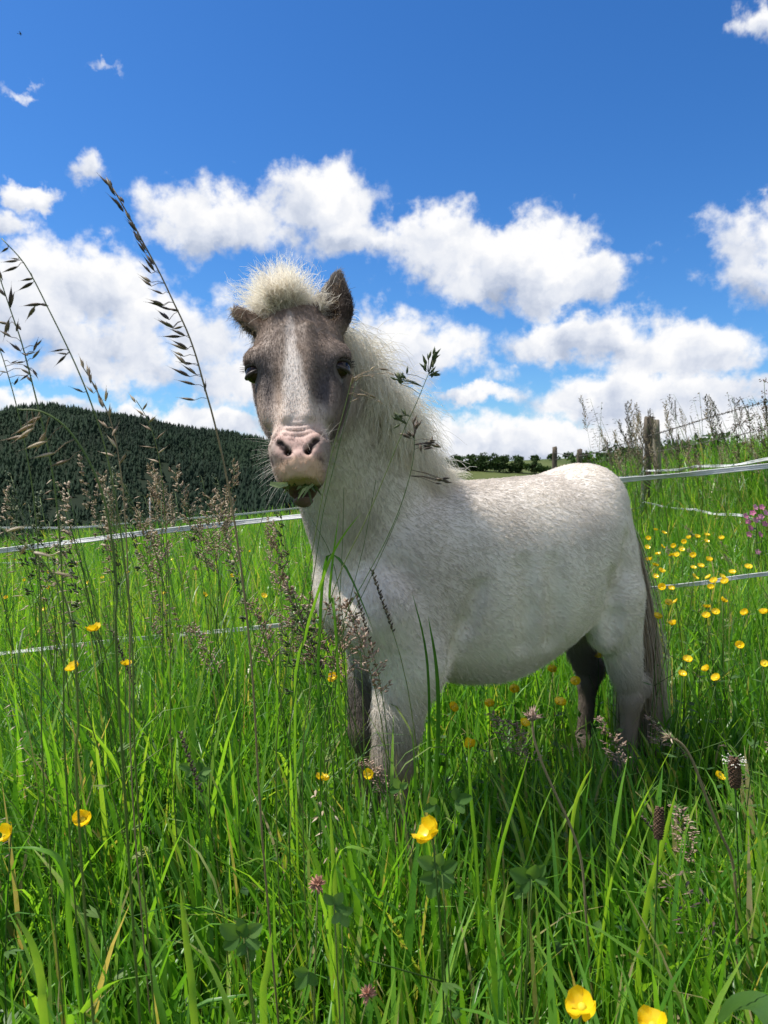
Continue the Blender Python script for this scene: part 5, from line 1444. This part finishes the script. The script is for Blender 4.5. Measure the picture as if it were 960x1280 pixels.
# broad single leaves in front of the chest and in the foreground
def big_leaf(pts, depth, wpx, label, tint, group='broad grass leaves'):
    P = path3(pts, depth); C = spline(P[::-1], 16); u_ = np.linspace(0, 1, 16)
    w_ = .72 * wpx / FPX * depth / 2 * np.interp(u_, [0, .3, .65, .9, 1], [.6, 1, .9, .45, .02])
    side = unit(np.array([1.0, .35, 0]) + .2 * rng.standard_normal(3))
    m = MB(); m.blade(C, w_, side, .22, a=tint)
    o = m.build('grass_leaf', M_GRASS, None, origin=P[-1], attr='tint', label=label, cat='grass', group=group, kind='thing'); o.location = P[-1].tolist()
for pts, dp, w_, lab, tn in [
        ([(466, 786), (448, 742), (430, 706), (412, 692), (404, 720), (400, 780), (398, 900)], 1.24, 6, 'dark grass leaf bent over in front of the chest', .05),
        ([(452, 640), (430, 668), (412, 700), (396, 745), (380, 800), (368, 880)], 1.2, 6, 'bright green upright leaf before the chest', .6),
        ([(420, 792), (412, 752), (416, 700), (424, 640)][::-1], 1.22, 5, 'narrow leaf hanging before the breast', .45),
        ([(842, 930), (812, 985), (785, 1040), (762, 1105), (750, 1190), (742, 1275)], .98, 13, 'long bright leaf blade rising beside the hind leg', .72),
        ([(846, 985), (834, 1030), (820, 1080), (806, 1140), (796, 1240)], .95, 15, 'broad bright leaf behind the dark plantain head', .74),
        ([(741, 958), (728, 980), (716, 1020), (712, 1100)], 1.1, 9, 'short bright leaf tip left of the hind leg', .78),
        ([(585, 920), (588, 990), (594, 1060), (600, 1160)], 1.05, 8, 'upright leaf blade below the belly', .6),
        ([(662, 940), (640, 1010), (622, 1080), (612, 1180)], 1.0, 9, 'leaf blade slanting below the belly', .6),
        ([(412, 1006), (416, 1070), (420, 1150), (424, 1260)], .85, 10, 'upright pale leaf left of the big buttercup', .75),
        ([(225, 1110), (232, 1170), (240, 1230), (246, 1300)], .75, 14, 'broad bright leaf in the left foreground', .78),
        ([(20, 1145), (40, 1180), (52, 1230), (58, 1300)], .72, 15, 'broad bright leaf at the lower left', .76),
        ([(190, 1218), (140, 1228), (105, 1262), (88, 1310)], .70, 13, 'pale leaf arching at the bottom left', .62),
        ([(0, 1060), (50, 1062), (80, 1085), (90, 1180)], .85, 10, 'leaf arching in from the left edge', .5),
        ([(340, 1165), (334, 1210), (330, 1290)], .70, 14, 'broad upright leaf near the bottom edge', .7),
        ([(490, 1110), (470, 1075), (440, 1058), (420, 1075), (412, 1160)], .85, 7, 'thin pale leaf looping in the middle foreground', .66),
        ([(535, 770), (545, 830), (548, 900), (545, 1000)], 1.35, 8, 'dark leaf blade before the near foreleg', .1),
        ([(515, 740), (530, 800), (536, 860), (538, 980)], 1.36, 5, 'thin dark blade before the near foreleg', .05)]:
    big_leaf(pts, dp, w_, lab, tn)

# ---- plantains, faded heads, clover, campion, docks
def head_stem(name, pts, depth, label, r0, mat_s, cat):
    P = path3(pts, depth); base = P[-1]; C = spline(P[::-1], 26); m = MB(); m.tube(C, np.linspace(r0 * 1.2, r0, 26), 7)
    o = m.build(name, mat_s, None, origin=base, label=label, cat=cat); o.location = base.tolist(); return o, C[-1], unit(C[-1] - C[-3]), base
def plantain(pts, depth, Lpx, wpx, label, anthers):
    o, tip, ax, base = head_stem('ribwort_plantain', pts, depth, label, .0012, M_STEM, 'plant')
    L = Lpx / FPX * depth; r = wpx / FPX * depth / 2; m = MB(); n = 130
    for i in range(n):
        f = i / n; a_ = i * 2.39996; u = unit(np.cross(ax, [0, 1, .1])); w = np.cross(ax, u)
        rr = r * math.sin(math.pi * min(1, .12 + .80 * f)) ** .45 * .82; d_ = u * math.cos(a_) + w * math.sin(a_)
        c = tip + ax * L * f + d_ * rr * .7; m.lens(c, c + unit(d_ + ax * .5) * r * .45, r * .26, .9, 4, (.6, 1, .2), a=0)
    m.lens(tip - ax * .001, tip + ax * L, r * .86, 1, 8, (.5, .95, 1, .9, .45)); m.build('flower_spike', M_PLANT, o, origin=base, kind='stuff')
    if anthers:
        m = MB()
        for i in range(26):
            a_ = i * 2.4; u = unit(np.cross(ax, [0, 1, .1])); w = np.cross(ax, u); d_ = u * math.cos(a_) + w * math.sin(a_)
            c = tip + ax * L * rng.uniform(.72, 1.02) + d_ * r * .9; e = c + d_ * r * .7 + ax * .001; m.tube([c, e], .0002, 3, False); V0, Q0 = uv_ball(.0011, 6, 4); m.add(V0 + e, Q0)
        m.build('anthers', M_ANTH, o, origin=base, kind='stuff')
plantain([(823, 1048), (821, 1100), (818, 1180), (815, 1280)], .92, 40, 15, 'dark brown ribwort plantain head before the long bright leaf', False)
plantain([(919, 984), (922, 1060), (926, 1150), (930, 1270)], 1.05, 38, 17, 'plantain head flecked with white anthers at the right', True)
o, tip, ax, base = head_stem('faded_flower', [(665, 897), (668, 925), (680, 960), (698, 1000), (716, 1040), (728, 1085), (735, 1180)], 1.0, 'faded flower head on a curved pinkish stem below the belly', .0017, M_STEMB, 'flower')
m = MB(); rF = .0085
for i in range(40):
    dv = unit(np.array([rng.normal(), rng.normal(), abs(rng.normal()) * 1.1])); m.lens(tip, tip + dv * rng.uniform(.010, .019), .0022, .6, 4, (.2, 1, .7, .1), a=rng.random())
V0, Q0 = uv_ball(.007, 10, 7); m.add(V0 + tip + np.array([0, 0, .002]), Q0, None, .3); m.build('flower_head', M_PINK, o, origin=base, attr='tint', kind='stuff')
o, tip, ax, base = head_stem('withered_stalk', [(838, 922), (852, 930), (866, 952), (884, 1000), (902, 1045), (914, 1072), (920, 1120), (924, 1260)], 1.0, 'pale withered stalk bent over to the tip of the tail', .0019, M_STEMB, 'plant')
m = MB()
for i in range(22):
    dv = unit(np.array([-.8, 0, .1]) + rng.normal(0, .5, 3)); m.lens(tip, tip + dv * rng.uniform(.006, .014), .0016, .6, 4, (.2, 1, .6, .1), a=rng.random())
m.build('withered_head', M_SPIKE, o, origin=base, attr='tint', kind='stuff')
def clover_plant(leaves, heads, root_px, depth, label, size=1.0):
    rp = at(root_px[0], root_px[1], depth); z0 = float(slope(rp[0], depth)); base = np.array([rp[0], depth, z0])
    t = empty('red_clover', base, label, 'plant', 'clover in the foreground')
    m = MB()
    for k, (px, py, ang, L) in enumerate(leaves):
        e = at(px, py, depth) + np.array([0, rng.normal(0, .01), 0]); m.tube(spline([base, (base + e) / 2 + np.array([.01, 0, .02]), e], 8), np.linspace(.0013, .0008, 8), 5)
    for (px, py) in heads:
        e = at(px, py, depth); m.tube(spline([base, (base + e) / 2 + np.array([-.01, 0, .02]), e], 8), np.linspace(.0013, .0009, 8), 5)
    m.build('stem', M_STEM, t, origin=base)
    for (px, py, ang, L) in leaves:
        e = at(px, py, depth)
        for s__ in (-1, 0, 1):
            a_ = math.radians(ang + s__ * 75); ln_ = L * .82 * size * (1 if s__ == 0 else .85) / FPX * depth
            dv = np.array([math.cos(a_), -.35 + .2 * s__, math.sin(a_)]); dv = unit(dv); sd = unit(np.cross(dv, [0, -1, .3])); up_ = np.cross(sd, dv); R_, C2 = 6, 5; V = []
            for i in range(R_):
                f = i / (R_ - 1); hw = ln_ * .34 * math.sin(math.pi * (.06 + .88 * f)) ** .8
                for k in range(C2):
                    g = k / (C2 - 1) * 2 - 1; V.append(e + dv * ln_ * f + sd * hw * g + up_ * (abs(g) * hw * .28 - f * f * ln_ * .12))
            Q = [(i * C2 + k, i * C2 + k + 1, (i + 1) * C2 + k + 1, (i + 1) * C2 + k) for i in range(R_ - 1) for k in range(C2 - 1)]
            MB().add(V, Q).build('leaflet', M_CLOVER, t, origin=base)
    for (px, py) in heads:
        e = at(px, py, depth); m = MB()
        for i in range(50):
            dv = unit(rng.standard_normal(3) + np.array([0, 0, .5])); m.lens(e, e + dv * .0105, .0021, .6, 4, (.3, 1, .7, .1))
        m.build('flower_head', M_CLHEAD, t, origin=base, kind='stuff')
clover_plant([(545, 1082, 150, 34), (552, 1088, 40, 30), (545, 1095, 250, 34)], [], (556, 1250), .80, 'red clover with dark leaflets just below the big buttercup')
clover_plant([(662, 1098, 150, 38), (668, 1095, 55, 26), (652, 1112, 220, 18)], [], (625, 1200), .82, 'red clover with two dark leaflets, right of the big buttercup')
clover_plant([(300, 1170, 140, 38), (308, 1168, 40, 34), (310, 1180, 290, 26)], [], (320, 1280), .74, 'shaded clover with broad dark leaflets in the left foreground')
clover_plant([(418, 1130, 60, 26), (426, 1140, 300, 24), (385, 1215, 230, 30)], [(397, 1106), (460, 1243)], (410, 1290), .75, 'clover with two rusty flower heads in the middle foreground')
clover_plant([(570, 1000, 20, 26), (545, 1005, 200, 22), (500, 985, 120, 20)], [], (540, 1080), 1.05, 'clover with small pale leaflets before the near foreleg')
clover_plant([(240, 960, 160, 20), (250, 965, 20, 20)], [], (245, 1050), 1.15, 'clover half hidden in the left sward')
# broad ribbed leaf at the bottom right
def broad_leaf(name, pts, depth, wpx, label):
    P = np.array([at(px, py, depth + .03 * i) for i, (px, py) in enumerate(pts)]); C = spline(P, 14); u_ = np.linspace(0, 1, 14)
    w_ = wpx / FPX * depth / 2 * np.sin(np.pi * np.clip(.06 + .92 * u_, 0, 1)) ** .7
    m = MB(); T = unit(np.gradient(C, axis=0)); sd = unit(np.cross(T, np.array([0, -.5, .8]))); up_ = np.cross(sd, T); V = []
    for i in range(14):
        for k in range(9):
            g = k / 4 - 1; V.append(C[i] + sd[i] * w_[i] * g + up_[i] * w_[i] * (.18 * abs(g) + .05 * math.cos(g * 11)))
    Q = [(i * 9 + k, i * 9 + k + 1, (i + 1) * 9 + k + 1, (i + 1) * 9 + k) for i in range(13) for k in range(8)]
    m.add(V, Q, None, .45); b = P[0]; o = m.build(name, M_HERB, None, origin=b, attr='tint', label=label, cat='plant'); o.location = b.tolist()
broad_leaf('plantain_leaf', [(975, 1300), (955, 1262), (925, 1255), (897, 1275)], .66, 44, 'bright ribbed plantain leaf in the bottom right corner')
# red campion by the side fence
cb = at(948, 780, 3.9); cb[2] = float(slope(cb[0], cb[1]))
t = empty('red_campion', cb, 'pink red campion in flower by the side fence', 'flower')
m = MB(); fl = [(952, 634), (957, 641), (932, 645), (944, 634), (951, 646), (936, 668), (945, 650), (938, 660), (950, 668), (941, 641), (956, 655), (947, 690), (935, 652)]
for (px, py) in fl: e = at(px, py, 3.9); m.tube(spline([cb, (cb + e) / 2 + rng.normal(0, .02, 3), e], 8), np.linspace(.002, .001, 8), 5)
for k in range(14):
    q = cb + np.array([rng.normal(0, .03), rng.normal(0, .03), rng.uniform(.15, .5)]); a_ = rng.uniform(0, 6.28); dv = np.array([math.cos(a_), math.sin(a_), .3]); m.blade([q, q + dv * .03, q + dv * .06], [.002, .009, .0005], np.array([-dv[1], dv[0], 0]))
m.build('stem', M_STEM, t, origin=cb)
V0, Q0 = petal_mesh(.014, .15); V0 = V0 * np.array([1.05, .58, 1.0]) + np.array([.002, 0, 0]); me_c = MB()
for k in range(5):
    a_ = k * 2 * math.pi / 5; c_, s__ = math.cos(a_), math.sin(a_); me_c.add(V0 @ np.array([[c_, s__, 0], [-s__, c_, 0], [0, 0, 1]]), Q0)
me_c = me_c.me('campion_flower'); me_c.materials.append(M_CAMP)
for (px, py) in fl:
    fo = obj('flower', me_c, t); fo.location = (at(px, py, 3.9) - cb).tolist(); fo.rotation_euler = Vector((rng.normal(0, .4), -1, .5)).to_track_quat('Z', 'Y').to_euler(); fo.scale = (1.1,) * 3
# docks with dark rusty seed on the bank
M_DOCK = plant_mat('dock_seed', [(0, (.075, .035, .025)), (.5, (.14, .075, .045)), (1, (.20, .15, .08))], .6, .2, tcol=(1.1, .9, .7, 1))
for i, (px, py, dp, lab) in enumerate([(918, 515, 7.2, 'dark dock stalk against the sky, left of three on the bank'), (935, 505, 7.0, 'tallest dark dock stalk on the right bank'), (950, 522, 7.4, 'dock stalk at the right edge of the bank'),
                                      (846, 552, 8.6, 'dock stalk just right of the weathered posts'), (868, 560, 8.2, 'low dock stalk under the barbed wire'), (802, 560, 9.4, 'dock stalk left of the weathered post'), (955, 476, 6.2, 'overhanging dock top in the upper right of the bank')]):
    tp = at(px, py, dp); b = np.array([tp[0] + .05, tp[1], float(slope(tp[0], tp[1]))]); m = MB(); C = spline([b, (b + tp) / 2 + np.array([.03, 0, 0]), tp], 14); m.tube(C, np.linspace(.006, .002, 14), 5)
    hd = MB()
    for k in range(7):
        f = .5 + .07 * k; q = C[min(13, int(f * 13))]; a_ = k * 2.4; e = q + np.array([math.cos(a_) * .10, math.sin(a_) * .08, .14]) * (1.15 - f) * 1.6; m.tube([q, e], [.0025, .0012], 4)
        for j in range(16):
            c = q + (e - q) * rng.uniform(.2, 1.0) + rng.normal(0, .010, 3); hd.lens(c, c + rng.normal(0, 1, 3) * .009 + np.array([0, 0, .004]), .0075, .6, 4, (.4, 1, .3), a=rng.random())
    for j in range(40):
        q = C[rng.integers(8, 14)]; c = q + rng.normal(0, .014, 3); hd.lens(c, c + rng.normal(0, 1, 3) * .009, .0075, .6, 4, (.4, 1, .3), a=rng.random())
    for j in range(6):
        q = C[rng.integers(1, 7)]; a_ = rng.uniform(0, 6.28); dv = np.array([math.cos(a_), math.sin(a_), .3]); m.blade([q, q + dv * .06, q + dv * .12 + np.array([0, 0, -.02])], [.004, .02, .001], np.array([-dv[1], dv[0], 0]))
    o = m.build('dock_stalk', M_STEM, None, origin=b, label=lab, cat='plant', group='docks on the bank'); o.location = b.tolist(); hd.build('seed_clusters', M_DOCK, o, origin=b, attr='tint', kind='stuff')

# ---- grass in the pony's mouth, and a speck of a bird
mo = PONY_P + np.array([_fw, _lf, _zz]).T @ h2l(np.array([0, .366, -.028]) * HS)
M_CHEW = plant_mat('chewed_grass', [(0, (.05, .08, .025)), (.7, (.11, .16, .05)), (1, (.34, .40, .20))], .4, .3)
m = MB(); r3 = np.random.default_rng(3)
for i in range(13):
    a0 = mo + np.array([r3.uniform(-.022, .024), r3.uniform(-.004, .02), r3.uniform(-.006, .003)]); sgn = -1 if r3.random() < .6 else 1
    dv = unit(np.array([sgn * r3.uniform(.2, 1), -.5, r3.normal(-.25, .25)])); L = r3.uniform(.008, .028)
    m.blade([a0, a0 + dv * L * .5, a0 + dv * L + np.array([0, 0, -.35 * L])], [.0018, .0024, .0008], np.array([.1, .2, 1.]), .2, a=r3.random())
a0 = mo + np.array([-.02, -.012, .002]); m.blade([a0, a0 + np.array([-.014, -.004, -.002]), a0 + np.array([-.028, -.004, .001])], [.003, .005, .003], np.array([0, .2, 1.]), .2, a=.95)
o = m.build('grass_mouthful', M_CHEW, None, origin=mo, attr='tint', label='mouthful of green grass held in the lips of the pony', cat='grass', kind='thing'); o.location = mo.tolist()
bp = at(25.5, 42.5, 90.0); m = MB()
m.lens(np.array([-.20, 0, 0]), np.array([.22, 0, .02]), .055, .9, 8, (.1, .8, 1, .7, .3, .05))
for s__ in (-1, 1):
    m.add([(-.05, 0, .03), (.10, 0, .03), (.06, .25 * s__, .09), (-.05, .25 * s__, .09), (-.02, .55 * s__, .06), (-.08, .52 * s__, .06)], [(0, 1, 2, 3)], [(3, 2, 4), (3, 4, 5)])
m.add([(-.18, -.03, .0), (-.18, .03, .0), (-.34, .07, .0), (-.34, -.07, .0)], [(0, 1, 2, 3)])
o = m.build('bird', solid_mat('bird_feathers', (.03, .03, .035), (.06, .06, .07), 20, .7), None, label='tiny dark bird gliding high in the upper left of the sky', cat='bird'); o.location = bp.tolist(); o.rotation_euler = (.1, 0, .3); o.scale = (1.05, 1.05, 1.05)
